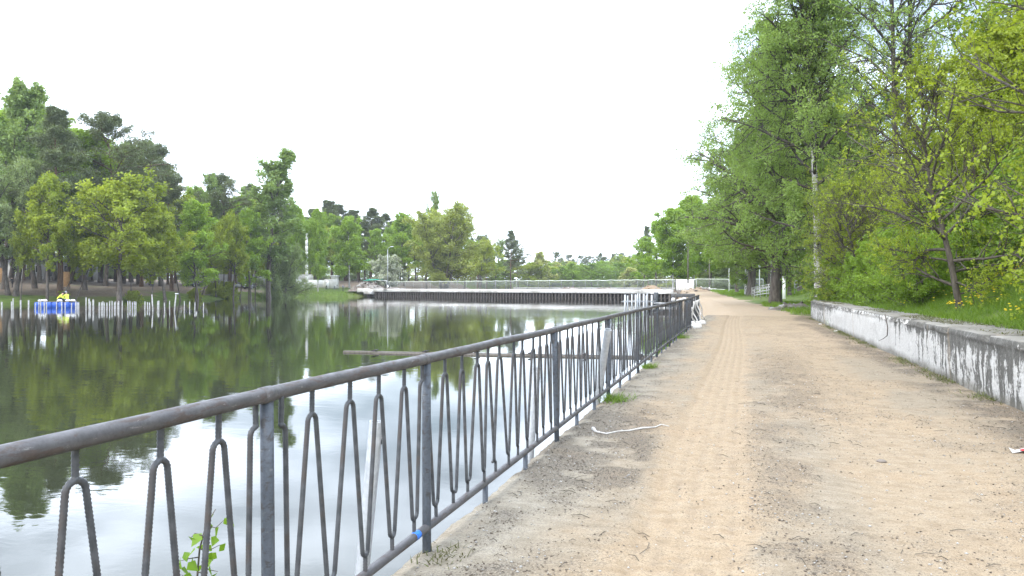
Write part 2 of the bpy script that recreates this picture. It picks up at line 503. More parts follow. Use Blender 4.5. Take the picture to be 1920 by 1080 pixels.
gx = gridlines([(-2500, -400, 210), (-400, -160, 12), (-160, -60, 2.0), (-60, -14, 1.6), (-14, 16, 0.5), (16, 60, 2), (60, 300, 16), (300, 2500, 220)])
gy = gridlines([(-400, -60, 85), (-60, 0, 6), (0, 38, 1.0), (38, 75, 0.5), (75, 150, 0.8), (150, 260, 2.5), (260, 600, 20), (600, 3500, 290)])
GX, GY = np.meshgrid(gx, gy, indexing='xy')
GZ = ground_z(GX, GY)
nx, ny = len(gx), len(gy)
idx = np.arange(nx * ny).reshape(ny, nx)
q = np.stack([idx[:-1, :-1], idx[:-1, 1:], idx[1:, 1:], idx[1:, :-1]], -1).reshape(-1, 4)
me = mesh_np('ground', np.stack([GX.ravel(), GY.ravel(), GZ.ravel()], 1), [q], None, True)
road_c = np.interp(GY, ROAD_Y, ROAD_X)
nzz = fbm(GX * 0.5, GY * 0.5, 21)
sand = sstep(3.2, 2.0, np.abs(GX - road_c) + (nzz - 0.5) * 2.2) * (GY > 40) * sstep(175, 140, GY)
sand = np.maximum(sand, sstep(6.0, 2.0, np.abs(GY - 135.5 - 0.0 * GX)) * ((GX > -16) & (GX < -5)) * 0.8)
leftbank = ((GX < -40) & (GY < 260)).astype(float)
SDG = lake_sd(GX, GY)
litter = leftbank * sstep(0.25, 0.5, fbm(GX * 0.07, GY * 0.07, 5) + 0.18 * sstep(4, 12, SDG)) * sstep(1.0, 5, SDG)
# grass spit by the dam's far end stays green
bx, by = W(625, 190)
litter *= 1 - 0.8 * sstep(26, 10, np.hypot((GX - bx) * 0.8, GY - by))
dirt = sstep(9.5, 3, np.hypot((GX - 4.0) * 0.9, (GY - 44.5) * 0.8)) * sstep(0.30, 0.55, fbm(GX * 0.8, GY * 0.8, 33))
litter = np.maximum(litter, dirt * (1 - sand))
fattr(me, 'sand', sand.ravel()); fattr(me, 'litter', litter.ravel())
k = N('ground_soil_and_grass')
v = k.coord()
fine = k.noise(v, 9, 6, 0.65); mid = k.noise(v, 0.9, 5, 0.6); big = k.noise(v, 0.12, 4, 0.6)
gcol = k.ramp(mid, [(0.3, (0.055, 0.085, 0.018)), (0.52, (0.085, 0.130, 0.022)), (0.72, (0.12, 0.16, 0.035))])
gcol = k.mix(k.ramp(big, [(0.45, 0.0), (0.65, 0.6)]), gcol, (0.115, 0.11, 0.045))
lcol = k.ramp(fine, [(0.3, (0.083, 0.064, 0.046)), (0.55, (0.154, 0.121, 0.090)), (0.75, (0.242, 0.193, 0.143))])
lcol = k.mix(k.ramp(mid, [(0.55, 0.0), (0.7, 0.7)]), lcol, (0.26, 0.21, 0.155))
scol = k.ramp(fine, [(0.25, (0.235, 0.176, 0.118)), (0.55, (0.319, 0.252, 0.176)), (0.8, (0.370, 0.307, 0.231))])
scol = k.mix(k.ramp(mid, [(0.5, 0.0), (0.72, 0.65)]), scol, (0.30, 0.21, 0.13))
jit = k.math('MULTIPLY', k.math('SUBTRACT', fine, 0.5), 0.7)
fs = k.ramp(k.math('ADD', k.attr('sand'), jit), [(0.38, 0.0), (0.58, 1.0)])
fl = k.ramp(k.math('ADD', k.attr('litter'), jit), [(0.35, 0.0), (0.65, 1.0)])
col = k.mix(fs, k.mix(fl, gcol, lcol), scol)
k.pbr(col, 0.95, 0, 0.2, k.bump(fine, 0.6, 0.06))
me.materials.append(k.m)
tag(link(bpy.data.objects.new('ground', me)), kind='structure')

# water sheet
k = N('lake_water')
v = k.coord()
va = k.coord((0.55, 1.0, 1.0))
patch = k.ramp(k.noise(v, 0.05, 3, 0.5), [(0.42, 0.10), (0.62, 1.0)])
n1 = k.noise(va, 2.6, 3, 0.5, 0.4); n2 = k.noise(va, 0.7, 2, 0.5); n3 = k.noise(v, 11.0, 2, 0.5)
h = k.math('ADD', k.math('MULTIPLY', n1, 0.5), k.math('MULTIPLY', n2, 0.9))
h = k.math('ADD', k.math('MULTIPLY', h, patch), k.math('MULTIPLY', n3, 0.03))
p = k.pbr((0.024, 0.027, 0.016), 0.025, 0, 0.5, k.bump(h, 0.085, 0.10))
p.inputs['IOR'].default_value = 1.333
water_m = k.m
mb = MB()
nwx, nwy = 36, 36
wx = np.linspace(-260, 0, nwx); wy = np.linspace(-60, 260, nwy)
mb.add([[-330, -60, WATER], [-1.7, -60, WATER], [-1.7, 250, WATER], [-330, 250, WATER]], [[[0, 1, 2, 3]]])
tag(mb.obj('water', water_m), kind='structure')

# quay block under the path
mb = MB()
mb.prism([(-1.80, -3.0), (3.4, -3.0), (3.4, -0.06), (-1.77, -0.06), (-1.80, -0.12)], -8, 43.6)
tag(mb.obj('quay', M['quay']), kind='structure')

# path sheet with real relief
ys = [-6.0, -2.0, 0.5, 1.5]
while ys[-1] < 43.6:
    ys.append(ys[-1] + max(0.02, 0.0065 * ys[-1]))
ys[-1] = 43.6
ys = np.array(ys); xs_ = np.concatenate([[-1.825, -1.815, -1.80], np.arange(-1.78, 3.36, 0.032)])
PX, PY = np.meshgrid(xs_, ys, indexing='xy')
n_big = fbm(PX * 0.9, PY * 0.45, 41, 4); n_mid = fbm(PX * 4, PY * 4, 43, 4); n_f = fbm(PX * 17, PY * 17, 47, 3)


def band(c, hw, soft):
    return sstep(hw + soft, hw, np.abs(PX - c + 0.05 * np.sin(PY * 0.22) + (n_mid - 0.5) * 0.25))


trL = band(-0.28, 0.26, 0.22); trR = band(1.42, 0.34, 0.4)
sandp = np.clip(0.25 + 0.75 * np.maximum(trL, 0.7 * trR) + 0.55 * sstep(0.45, 0.62, n_big) + 0.55 * sstep(14, 26, PY), 0, 1)
edgeL = sstep(-0.75, -1.35, PX + (n_big - 0.5) * 0.9)
edgeR = sstep(2.25, 2.95, PX + (n_big - 0.5) * 1.1)
dirtp = np.maximum.reduce([0.8 * edgeL * sstep(0.34, 0.62, n_mid * 0.55 + n_big * 0.45), edgeR * sstep(0.28, 0.56, n_mid * 0.55 + n_big * 0.45) * 1.0,
                           0.75 * band(0.70, 0.25, 0.75) * sstep(0.36, 0.62, n_mid * 0.35 + n_big * 0.65) * sstep(30, 12, PY),
                           0.45 * sstep(0.42, 0.68, n_mid * 0.5 + n_big * 0.5)])
dirtp = np.maximum(dirtp, 0.95 * sstep(-0.55, -1.0, PX + (n_big - 0.5) * 0.8) * sstep(4.8, 6.4, PY + (n_mid - 0.5) * 2) * sstep(12.5, 9.0, PY + (n_big - 0.5) * 3) * sstep(0.25, 0.5, n_mid))
dirtp = np.clip(dirtp * (1 - 0.75 * trL), 0, 1)
concp = sstep(-0.95, -1.5, PX + (n_big - 0.5) * 0.6)
ribs = np.sin(PY * 2 * np.pi / 0.11 + np.abs(PX + 0.28) * 16) * 0.5 + 0.5
PZ = (n_big - 0.5) * 0.05 * sstep(0, 0.5, PX + 1.78) + (n_mid - 0.5) * 0.013 + (n_f - 0.5) * 0.008 - 0.016 * trL - 0.012 * trR
PZ += dirtp * n_f * 0.014 + 0.003 * ribs * trL * sstep(14, 5, PY) * sstep(0.45, 0.62, n_big)
lane = PX + 0.28 + 0.05 * np.sin(PY * 0.22)
groove = np.clip(np.cos(lane * 2 * np.pi / 0.135) * 0.5 + 0.5, 0, 1) ** 2 * trL * sstep(0.25, 0.5, n_mid + 0.12)
lane2 = PX - 1.42 + 0.05 * np.sin(PY * 0.22)
groove = np.maximum(groove, 0.6 * np.clip(np.cos(lane2 * 2 * np.pi / 0.15) * 0.5 + 0.5, 0, 1) ** 2 * trR * sstep(0.38, 0.6, n_mid))
PZ -= groove * 0.011
rut = np.exp(-((PX + 0.66 + 0.05 * np.sin(PY * 0.22)) / 0.06) ** 2) * 0.016 * sstep(0.35, 0.6, n_mid + 0.1)
PZ += rut
PZ = np.where(PX < -1.82, -0.14, PZ - 0.03 * sstep(-1.72, -1.80, PX) * (0.3 + n_mid))
crumble = (fbm(PY * 1.1, PY * 0 + 7.7, 53, 4) - 0.5) * 0.09 + (fbm(PY * 9, PY * 0 + 1.7, 55, 3) - 0.5) * 0.04
PXE = PX + crumble * sstep(-1.62, -1.80, PX)
npx, npy = len(xs_), len(ys)
idx = np.arange(npx * npy).reshape(npy, npx)
q = np.stack([idx[:-1, :-1], idx[:-1, 1:], idx[1:, 1:], idx[1:, :-1]], -1).reshape(-1, 4)
me = mesh_np('path', np.stack([PXE.ravel(), PY.ravel(), PZ.ravel()], 1), [q], None, True)
fattr(me, 'sand', sandp.ravel()); fattr(me, 'dirt', np.maximum(dirtp, rut * 22).ravel()); fattr(me, 'conc', concp.ravel()); fattr(me, 'track', groove.ravel())
k = N('sandy_path')
v = k.coord(); vs = k.coord((1.0, 1.6, 1.0))
fine = k.noise(v, 34, 5, 0.7); mid = k.noise(vs, 6, 6, 0.65); big = k.noise(v, 0.8, 4, 0.6); gr = k.noise(v, 110, 3, 0.6)
sc = k.ramp(mid, [(0.28, (0.226, 0.166, 0.103)), (0.5, (0.295, 0.226, 0.148)), (0.75, (0.349, 0.281, 0.195))])
gc = k.ramp(mid, [(0.28, (0.161, 0.135, 0.098)), (0.5, (0.227, 0.192, 0.141)), (0.75, (0.281, 0.247, 0.190))])
cc = k.ramp(mid, [(0.3, (0.188, 0.167, 0.128)), (0.5, (0.258, 0.233, 0.185)), (0.72, (0.336, 0.311, 0.257))])
base = k.mix(k.attr('sand'), gc, sc)
base = k.mix(k.math('MULTIPLY', k.attr('conc'), 0.75), base, cc)
strand = k.noise(k.coord((0.8, 2.4, 1.0)), 30, 6, 0.75, 0.6)
dj = k.math('ADD', k.attr('dirt'), k.math('ADD', k.math('MULTIPLY', k.math('SUBTRACT', strand, 0.5), 3.4), k.math('MULTIPLY', k.math('SUBTRACT', mid, 0.5), 1.6)))
base = k.mix(k.ramp(dj, [(0.45, 0.0), (1.45, 0.36)]), base, k.mix(gr, (0.060, 0.050, 0.042), (0.165, 0.142, 0.118)))
base = k.mix(k.ramp(big, [(0.55, 0.0), (0.72, 0.35)]), base, (0.31, 0.215, 0.125))
base = k.mix(k.ramp(k.noise(v, 60, 2, 0.5), [(0.70, 0.0), (0.76, 0.7)]), base, (0.45, 0.44, 0.42))
base = k.mix(k.ramp(k.noise(vs, 24, 5, 0.75), [(0.58, 0.0), (0.70, 0.6)]), base, (0.10, 0.083, 0.066))
grain = k.noise(v, 75, 4, 0.8)
base = k.mix(1.0, base, k.ramp(grain, [(0.28, (0.62, 0.60, 0.58)), (0.5, (1.0, 1.0, 1.0)), (0.74, (1.22, 1.22, 1.22))]), 'MULTIPLY')
base = k.mix(k.math('MULTIPLY', k.attr('track'), k.ramp(k.noise(v, 3.0, 4, 0.6), [(0.38, 0.03), (0.68, 0.42)])), base, (0.165, 0.125, 0.088))
hh = k.math('ADD', k.math('MULTIPLY', fine, 0.4), k.math('MULTIPLY', gr, 0.7))
hh = k.math('ADD', hh, k.math('MULTIPLY', strand, 0.6))
fl1 = k.noise(k.coord((0.9, 1.5, 1.0)), 85, 5, 0.8, 0.8)
fleck = k.math('ADD', fl1, k.math('ADD', k.math('MULTIPLY', k.attr('dirt'), 0.085), k.math('MULTIPLY', k.math('SUBTRACT', mid, 0.5), 0.22)))
base = k.mix(k.ramp(fleck, [(0.57, 0.0), (0.65, 0.85)]), base, (0.052, 0.043, 0.034))
fl2 = k.noise(k.coord((1.3, 1.0, 1.0)), 42, 6, 0.82, 1.2)
fleck2 = k.math('ADD', fl2, k.math('MULTIPLY', k.attr('dirt'), 0.075))
base = k.mix(k.ramp(fleck2, [(0.565, 0.0), (0.64, 0.8)]), base, (0.060, 0.050, 0.040))
k.pbr(base, 0.95, 0, 0.2, k.bump(hh, 0.55, 0.009))
me.materials.append(k.m)
tag(link(bpy.data.objects.new('path', me)), kind='structure')


def path_z(x, y):
    i = int(np.clip(np.searchsorted(ys, y), 0, npy - 1)); j = int(np.clip(np.searchsorted(xs_, x), 0, npx - 1))
    return float(PZ[i, j])


# ------------------------------------------------------------------ retaining wall on the right
yl = np.concatenate([np.arange(1.0, 40.45, 0.06), [40.45]])
prof = [(3.34, -0.3), (3.33, 0.0), (3.325, 0.12), (3.32, 0.24), (3.315, 0.36), (3.31, 0.48), (3.31, 0.60), (3.31, 0.70), (3.307, 0.755), (3.293, 0.775), (3.288, 0.81), (3.293, 0.845), (3.312, 0.872), (3.45, 0.885), (3.7, 0.885), (4.0, 0.88), (4.25, 0.875), (4.32, 0.8), (4.34, 0.3)]
pr = np.array(prof); npf = len(pr)
YY, KK = np.meshgrid(yl, np.arange(npf), indexing='ij')
XX = pr[KK, 0]; ZZ = pr[KK, 1]
lipfade = sstep(21, 17, YY)                    # the projecting lip has crumbled away on the farther half
XX = XX + np.where((KK >= 8) & (KK <= 12), (1 - lipfade) * 0.02, 0)
nA = fbm(YY * 1.3, KK * 0.35, 61, 4); nB = fbm(YY * 6, KK * 0.9, 67, 3)
XX = XX + np.where(KK < 13, (nA - 0.5) * 0.06 + (nB - 0.5) * 0.035, 0)
chip = sstep(0.50, 0.66, fbm(YY * 2.6, KK * 0.0 + 3.3, 71, 4)) * ((KK >= 10) & (KK <= 14))
XX = XX + chip * 0.10; ZZ = ZZ - chip * 0.075 + np.where(KK > 11, (fbm(YY * 0.9, KK * 0.5, 73) - 0.5) * 0.05, 0)
ny_ = len(yl); idx = np.arange(ny_ * npf).reshape(ny_, npf)
q = np.stack([idx[:-1, :-1], idx[:-1, 1:], idx[1:, 1:], idx[1:, :-1]], -1).reshape(-1, 4)[:, ::-1]
me = mesh_np('concrete_wall', np.stack([XX.ravel(), YY.ravel(), ZZ.ravel()], 1), [q, np.array([idx[-1]]), np.array([idx[0][::-1]])], None, True)
k = N('weathered_wall')
v = k.coord(); vst = k.coord((4.0, 4.0, 0.32)); vst2 = k.coord((9.0, 9.0, 0.9))
st = k.noise(vst, 1.0, 6, 0.65, 0.25); st2 = k.noise(vst2, 1.2, 5, 0.7); bl = k.noise(v, 1.3, 5, 0.6); fn = k.noise(v, 22, 5, 0.7)
sep = k.n('ShaderNodeSeparateXYZ'); k.l(k.coord(), sep.inputs[0])
yy = sep.outputs['Y']; zz = sep.outputs['Z']
white = k.ramp(fn, [(0.25, (0.353, 0.336, 0.307)), (0.6, (0.521, 0.508, 0.479)), (0.8, (0.588, 0.584, 0.559))])
grey = k.ramp(k.math('ADD', k.math('MULTIPLY', fn, 0.5), k.math('MULTIPLY', st2, 0.5)), [(0.3, (0.055, 0.052, 0.046)), (0.5, (0.115, 0.11, 0.098)), (0.7, (0.20, 0.195, 0.175))])
# lime wash is best kept in the middle of the wall's length: wear pattern of its own
mid_y = k.ramp(k.math('MULTIPLY', yy, 1 / 45.0), [(0.30, -0.05), (0.47, 0.22), (0.60, 0.24), (0.78, -0.04)])
peel = k.noise(v, 5.5, 6, 0.75)
fac = k.math('ADD', k.math('ADD', k.math('MULTIPLY', st, 0.70), k.math('MULTIPLY', st2, 0.55)), k.math('ADD', mid_y, k.math('ADD', k.math('MULTIPLY', bl, 0.2), k.math('MULTIPLY', k.math('SUBTRACT', peel, 0.5), 0.55))))
fac = k.math('SUBTRACT', fac, k.math('MULTIPLY', k.math('GREATER_THAN', zz, 0.85), 0.25))
topd = k.ramp(zz, [(0.52, 0.0), (0.80, 0.20)])
fac = k.math('SUBTRACT', fac, topd)
col = k.mix(k.ramp(fac, [(0.695, 0.0), (0.755, 1.0)]), grey, white)
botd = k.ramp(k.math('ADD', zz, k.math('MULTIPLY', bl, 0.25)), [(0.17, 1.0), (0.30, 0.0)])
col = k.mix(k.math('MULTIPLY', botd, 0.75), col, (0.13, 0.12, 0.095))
rust = k.ramp(k.noise(vst, 0.55, 3, 0.5), [(0.64, 0.0), (0.70, 0.5)])
col = k.mix(rust, col, (0.34, 0.26, 0.17))
topc = k.math('GREATER_THAN', zz, 0.862)
col = k.mix(k.math('MULTIPLY', topc, 0.85), col, k.ramp(bl, [(0.3, (0.13, 0.12, 0.10)), (0.6, (0.26, 0.245, 0.215)), (0.75, (0.36, 0.34, 0.31))]))
k.pbr(col, 0.9, 0, 0.25, k.bump(k.math('ADD', k.math('ADD', k.math('MULTIPLY', fn, 0.5), st2), k.math('MULTIPLY', peel, 1.3)), 0.8, 0.022))
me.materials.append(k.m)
tag(link(bpy.data.objects.new('concrete_wall', me)), 'long low concrete retaining wall streaked white and grey beside the sandy path', 'wall')

# ------------------------------------------------------------------ steel railing along the quay
FX = -1.76
ZT, ZB, PITCH = 1.003, 0.232, 0.2955
RAILZ, LOWZ = 1.122, 0.135


def resample(P, step):
    P = np.asarray(P, dtype=float); L = np.concatenate([[0], np.cumsum(np.linalg.norm(np.diff(P, axis=0), axis=1))])
    n = max(2, int(L[-1] / step)); t = np.linspace(0, L[-1], n)
    return np.stack([np.interp(t, L, P[:, i]) for i in range(3)], 1)


def ribbed(mb, P, r0=0.0096, r1=0.0121, kk=6):
    P = resample(P, 0.0062); R = np.where((np.arange(len(P)) // 1) % 2 == 0, r0, r1)
    mb.tube(P, R, kk)


def arc(c, r, a0, a1, n=7):
    a = np.linspace(a0, a1, n)
    return [(0, c[0] + r * math.cos(t), c[1] + r * math.sin(t)) for t in a]


RT, RB = 0.034, 0.030


def half_loop(sgn, pitch):
    """top centre -> down one leg -> bottom centre, in the y-z plane"""
    P = arc((0, ZT - RT), RT, math.pi / 2, 0, 6)
    P += arc((pitch / 2, ZB + RB), RB, math.pi, math.pi * 1.5, 6)
    return [(x, sgn * y, z) for x, y, z in P]


def baluster_mesh(kind, pitch):
    mb = MB()
    if kind == 'full':
        ribbed(mb, half_loop(-1, pitch)[::-1] + half_loop(1, pitch)[1:])
        ribbed(mb, [(0, 0, ZT - 0.003), (0, 0.003, RAILZ - 0.004)])
        ribbed(mb, [(0, pitch / 2, ZB + 0.003), (0, pitch / 2, LOWZ + 0.0)])
    elif kind == 'start':
        ribbed(mb, half_loop(1, pitch)); ribbed(mb, [(0, 0, ZT - 0.003), (0, 0, RAILZ - 0.004)])
        ribbed(mb, [(0, pitch / 2, ZB + 0.003), (0, pitch / 2, LOWZ + 0.0)])
    else:
        ribbed(mb, half_loop(-1, pitch)); ribbed(mb, [(0, 0, ZT - 0.003), (0, 0, RAILZ - 0.004)])
    # weld beads
    mb.lathe([(0.004, -0.012), (0.0125, -0.004), (0.0125, 0.006), (0.004, 0.012)], (0, 0, ZT + 0.002), 6)
    return mb.mesh('baluster', M['rebar'], True)


post_mb = MB(); post_mb.tube([(0, 0, -0.25), (0, 0, 0.3), (0, 0, 0.7), (0, 0, RAILZ - 0.015)], 0.026, 12)
post_me = post_mb.mesh('post', M['steel_blue'], True)
stub_mb = MB(); stub_mb.tube([(0, 0, -0.2), (0, 0, LOWZ - 0.005)], 0.021, 8)
stub_me = stub_mb.mesh('foot', M['steel_blue'], True)
sleeve_mb = MB(); sleeve_mb.tube([(0, -0.035, 0), (0, -0.03, 0), (0, 0.03, 0), (0, 0.035, 0)], [0.029, 0.0335, 0.0335, 0.029], 12)
sleeve_me = sleeve_mb.mesh('weld_collar', M['rail'], True)


def railing(name, posts, label, xoff=0.0, xend=0.0):
    y0, y1 = posts[0], posts[-1]
    root = empty(name, (FX + xoff, y0, 0), 0, label, 'railing')

    def lx(y): return xend * (y - y0) / (y1 - y0)
    pts = []; yv = np.arange(y0 - 0.05, y1 + 0.06, 0.2)
    rz = (fbm(yv * 0.7, yv * 0 + 2.2, 5) - 0.5) * 0.02
    mbr = MB(); mbr.tube(np.stack([lx(yv), yv - y0, RAILZ + rz], 1), 0.0295 + (fbm(yv * 3, yv * 0, 8) - 0.5) * 0.002, 14)
    mbr.obj('top_rail', M['rail'], root, True)
    mbr = MB(); mbr.tube(np.stack([lx(yv), yv - y0, LOWZ + rz[::-1] * 0.6], 1), 0.0248, 12)
    mbr.obj('bottom_rail', M['rail'], root, True)
    cache = {}
    for a, b in zip(posts[:-1], posts[1:]):
        n = max(1, round((b - a) / PITCH)); p = (b - a) / n
        key = round(p, 3)
        if key not in cache:
            cache[key] = {t: baluster_mesh(t, p if t == 'full' else p - 0.096) for t in ('full', 'start', 'end')}
        for i in range(n + 1):
            t = 'start' if i == 0 else ('end' if i == n else 'full')
            yy_ = a + i * p + (0.048 if i == 0 else (-0.048 if i == n else random.uniform(-0.006, 0.006)))
            share('baluster', cache[key][t], root, (lx(yy_) + random.uniform(-0.004, 0.004), yy_ - y0, random.uniform(-0.006, 0.004)),
                  (random.gauss(0, 0.009), random.gauss(0, 0.010), random.gauss(0, 0.06)), (1, random.uniform(0.97, 1.03), random.uniform(0.99, 1.006)))
        ns = max(1, round((b - a) / 1.08))
        for i in range(1, ns):
            ys_ = a + (b - a) * i / ns
            share('foot', stub_me, root, (lx(ys_), ys_ - y0, 0))
    for i, pz in enumerate(posts):
        share('post', post_me, root, (lx(pz), pz - y0 + (0.10 if abs(pz - 7.45) < 0.01 else 0), 0), (0.13 if abs(pz - 7.45) < 0.01 else random.gauss(0, 0.008), random.gauss(0, 0.010), 0))
        share('weld_collar', sleeve_me, root, (lx(pz), pz - y0 - 0.02, RAILZ + float(np.interp(pz, yv, rz))))
    return root


rail = railing('steel_railing', [-0.63, 2.62, 4.20, 7.45, 10.70, 13.95, 17.20, 20.45, 23.70, 26.95, 29.4],
               'long grey steel railing with looped rebar balusters along the water edge')
mb = MB(); mb.tube([(0, 0, 0), (0, 0.012, 0), (0, 0.05, 0), (0, 0.062, 0)], [0.0248, 0.0259, 0.0259, 0.0248], 12)
o = mb.obj('blue_tape', M['tape_blue'], rail, True); o.location = (0, 4.01 + 0.63, LOWZ)
railing('short_railing', [30.3, 33.5, 36.7, 39.6], 'short far railing run past the gap at the end of the long steel railing', -0.12, -0.1)


def pipe(p0, p1, r, label, holes=True):
    p0 = Vector(p0); p1 = Vector(p1); L = (p1 - p0).length
    o = MB()
    th = np.arange(16) / 16 * 2 * np.pi
    rr = [(r, 0), (r, L), (r - 0.006, L), (r - 0.006, L - 0.5)]
    V = np.concatenate([np.stack([a * np.cos(th), a * np.sin(th), np.full(16, z)], 1) for a, z in rr])
    idx = np.arange(64).reshape(4, 16)
    qq = np.stack([idx[:-1], np.roll(idx[:-1], -1, 1), np.roll(idx[1:], -1, 1), idx[1:]], -1).reshape(-1, 4)
    o.add(V, [qq])
    root = o.obj('steel_pipe', M['galv'], None, True)
    smooth_angle(root, 50)
    root.location = p0
    root.rotation_mode = 'QUATERNION'
    root.rotation_quaternion = (p1 - p0).to_track_quat('Z', 'Y')
    tag(root, label, 'pipe', 'galvanised pipes behind the railing')
    if holes:                                     # bolt hole near the pipe's top, seen as a dark disc with a rim
        h = MB(); h.tube([(0, -r - 0.0015, L - 0.11), (0, -r + 0.002, L - 0.11)], 0.016, 10)
        h.obj('bolt_hole', M['dark'], root)
    return root


def at(px, y, d):
    X, Y = W(px, d); return (X, Y, ZY(y, d))


pipe(at(664, 1230, 4.30), at(706, 790, 4.30), 0.039, 'galvanised pipe leaning just behind the railing between the two closest posts')
pipe(at(990, 890, 7.7), at(1005, 688, 7.7), 0.045, 'galvanised pipe standing behind the railing beside a straight grey post')
p3t = Vector(at(1140, 618, 10.0)); p3b = Vector(at(1112, 800, 10.55))
pipe(p3b, p3t, 0.047, 'thick galvanised pipe tilted through the railing, its top just under the rail', False)

# floating boom in the water behind the railing
a = W(645, 27.2); b = W(1250, 25.0)
boom = empty('floating_boom', (a[0], a[1], WATER), math.atan2(b[1] - a[1], b[0] - a[0]), 'long brown floating beam lying on the water behind the railing', 'beam')
L = math.hypot(b[0] - a[0], b[1] - a[1])
mb = MB(); mb.box((L / 2, 0, 0.0), (L, 0.20, 0.12), None, 0.012); mb.obj('beam', M['wood'], boom)
mb = MB(); mb.box((L / 2 + 0.6, -0.30, 0.0), (L - 1.2, 0.16, 0.09), None, 0.01); mb.obj('fender_plank', M['wood'], boom)
for i in range(6):
    mb = MB(); mb.box((1.2 + i * (L - 2) / 5, -0.12, 0.105), (0.09, 0.52, 0.025)); mb.obj('cleat', M['dark_steel'], boom)


# ------------------------------------------------------------------ tree generator
def norm(a): return a / (np.linalg.norm(a, axis=-1, keepdims=True) + 1e-9)


def tubes(P, R, k):
    """P (N,n,3), R (N,n) -> verts, quads"""
    Nn, n, _ = P.shape
    T = norm(np.gradient(P, axis=1))
    ref = np.where(np.abs(T[:, :1, 2:3]) > 0.85, np.array([[[1.0, 0, 0]]]), np.array([[[0, 0, 1.0]]]))
    A = norm(np.cross(T, np.broadcast_to(ref, T.shape))); B = np.cross(T, A)
    th = np.arange(k) / k * 2 * np.pi
    V = P[:, :, None, :] + R[:, :, None, None] * (np.cos(th)[:, None] * A[:, :, None, :] + np.sin(th)[:, None] * B[:, :, None, :])
    idx = np.arange(Nn * n * k).reshape(Nn, n, k)
    q = np.stack([idx[:, :-1], np.roll(idx[:, :-1], -1, 2), np.roll(idx[:, 1:], -1, 2), idx[:, 1:]], -1).reshape(-1, 4)
    return V.reshape(-1, 3), q


def walk(rng, start, d0, length, npts, grav, noise):
    Nn = len(start); P = np.zeros((Nn, npts, 3)); P[:, 0] = start; d = norm(d0)
    st = length / (npts - 1)
    for i in range(1, npts):
        d = d + rng.normal(0, noise, d.shape); d[:, 2] += grav; d = norm(d)
        P[:, i] = P[:, i - 1] + d * st[:, None]
    return P


def samp(P, s):
    """P (N,n,3), s (N,c) -> points (N,c,3), tangents"""
    n = P.shape[1]; f = s * (n - 1); i = np.clip(np.floor(f).astype(int), 0, n - 2); t = (f - i)[..., None]
    ar = np.arange(len(P))[:, None]
    a = P[ar, i]; b = P[ar, i + 1]
    return a * (1 - t) + b * t, norm(b - a)


def sprout(rng, P, R, Lp, cnt, smin, smax, lf, ang, npts, grav, noise, flat=1.0, taper=0.5, rf=0.6):
    Nn = len(P)
    s = smin + (smax - smin) * (np.arange(cnt)[None, :] + rng.random((Nn, cnt))) / cnt
    p, T = samp(P, s)
    rv = rng.normal(size=p.shape); rv[..., 2] *= flat
    perp = norm(rv - (rv * T).sum(-1, keepdims=True) * T)
    a = np.radians(ang + rng.normal(0, 10, s.shape))[..., None]
    d = T * np.cos(a) + perp * np.sin(a); d[..., 2] *= (1 if flat >= 1 else 0.6)
    ln = lf * Lp[:, None] * (1 - taper * s) * rng.uniform(0.65, 1.2, s.shape)
    n = R.shape[1]; ri = np.clip((s * (n - 1)).astype(int), 0, n - 1)
    r0 = R[np.arange(Nn)[:, None], ri] * rf
    Q = walk(rng, p.reshape(-1, 3), d.reshape(-1, 3), ln.ravel(), npts, grav, noise)
    rr = r0.reshape(-1, 1) * np.linspace(1, 0.25, npts)[None, :]
    return Q, np.maximum(rr, 0.0015), ln.ravel()


def leaf_mesh(rng, pts, size, asp, hang, upb, tint):
    Nn = len(pts)
    ax = rng.normal(size=(Nn, 3)); ax[:, 2] -= hang; ax = norm(ax)
    nv = rng.normal(size=(Nn, 3)); nv[:, 2] = np.abs(nv[:, 2]) + upb
    sd = norm(np.cross(ax, nv)); nn = np.cross(sd, ax)
    sz = size * rng.uniform(0.6, 1.3, (Nn, 1))
    V = np.stack([pts, pts + ax * sz * 0.5 + sd * sz * asp * 0.5 + nn * sz * 0.10, pts + ax * sz, pts + ax * sz * 0.45 - sd * sz * asp * 0.5 + nn * sz * 0.10], 1).reshape(-1, 3)
    f = np.arange(Nn * 4).reshape(Nn, 4)
    return V, f


PROF = {
    'round': lambda u: np.sin(np.pi * np.clip(0.16 + 0.80 * u, 0, 1)) ** 0.6,
    'oval': lambda u: np.sin(np.pi * np.clip(0.22 + 0.74 * u, 0, 1)) ** 0.8,
    'cone': lambda u: 1.0 - 0.82 * u,
    'column': lambda u: 0.55 + 0.45 * np.sin(np.pi * np.clip(0.1 + 0.85 * u, 0, 1)),
    'dome': lambda u: np.sqrt(np.clip(1 - u ** 2, 0.03, 1)),
    'flat': lambda u: 0.55 + 0.6 * u * (1.15 - u),
}
PROTO = {}


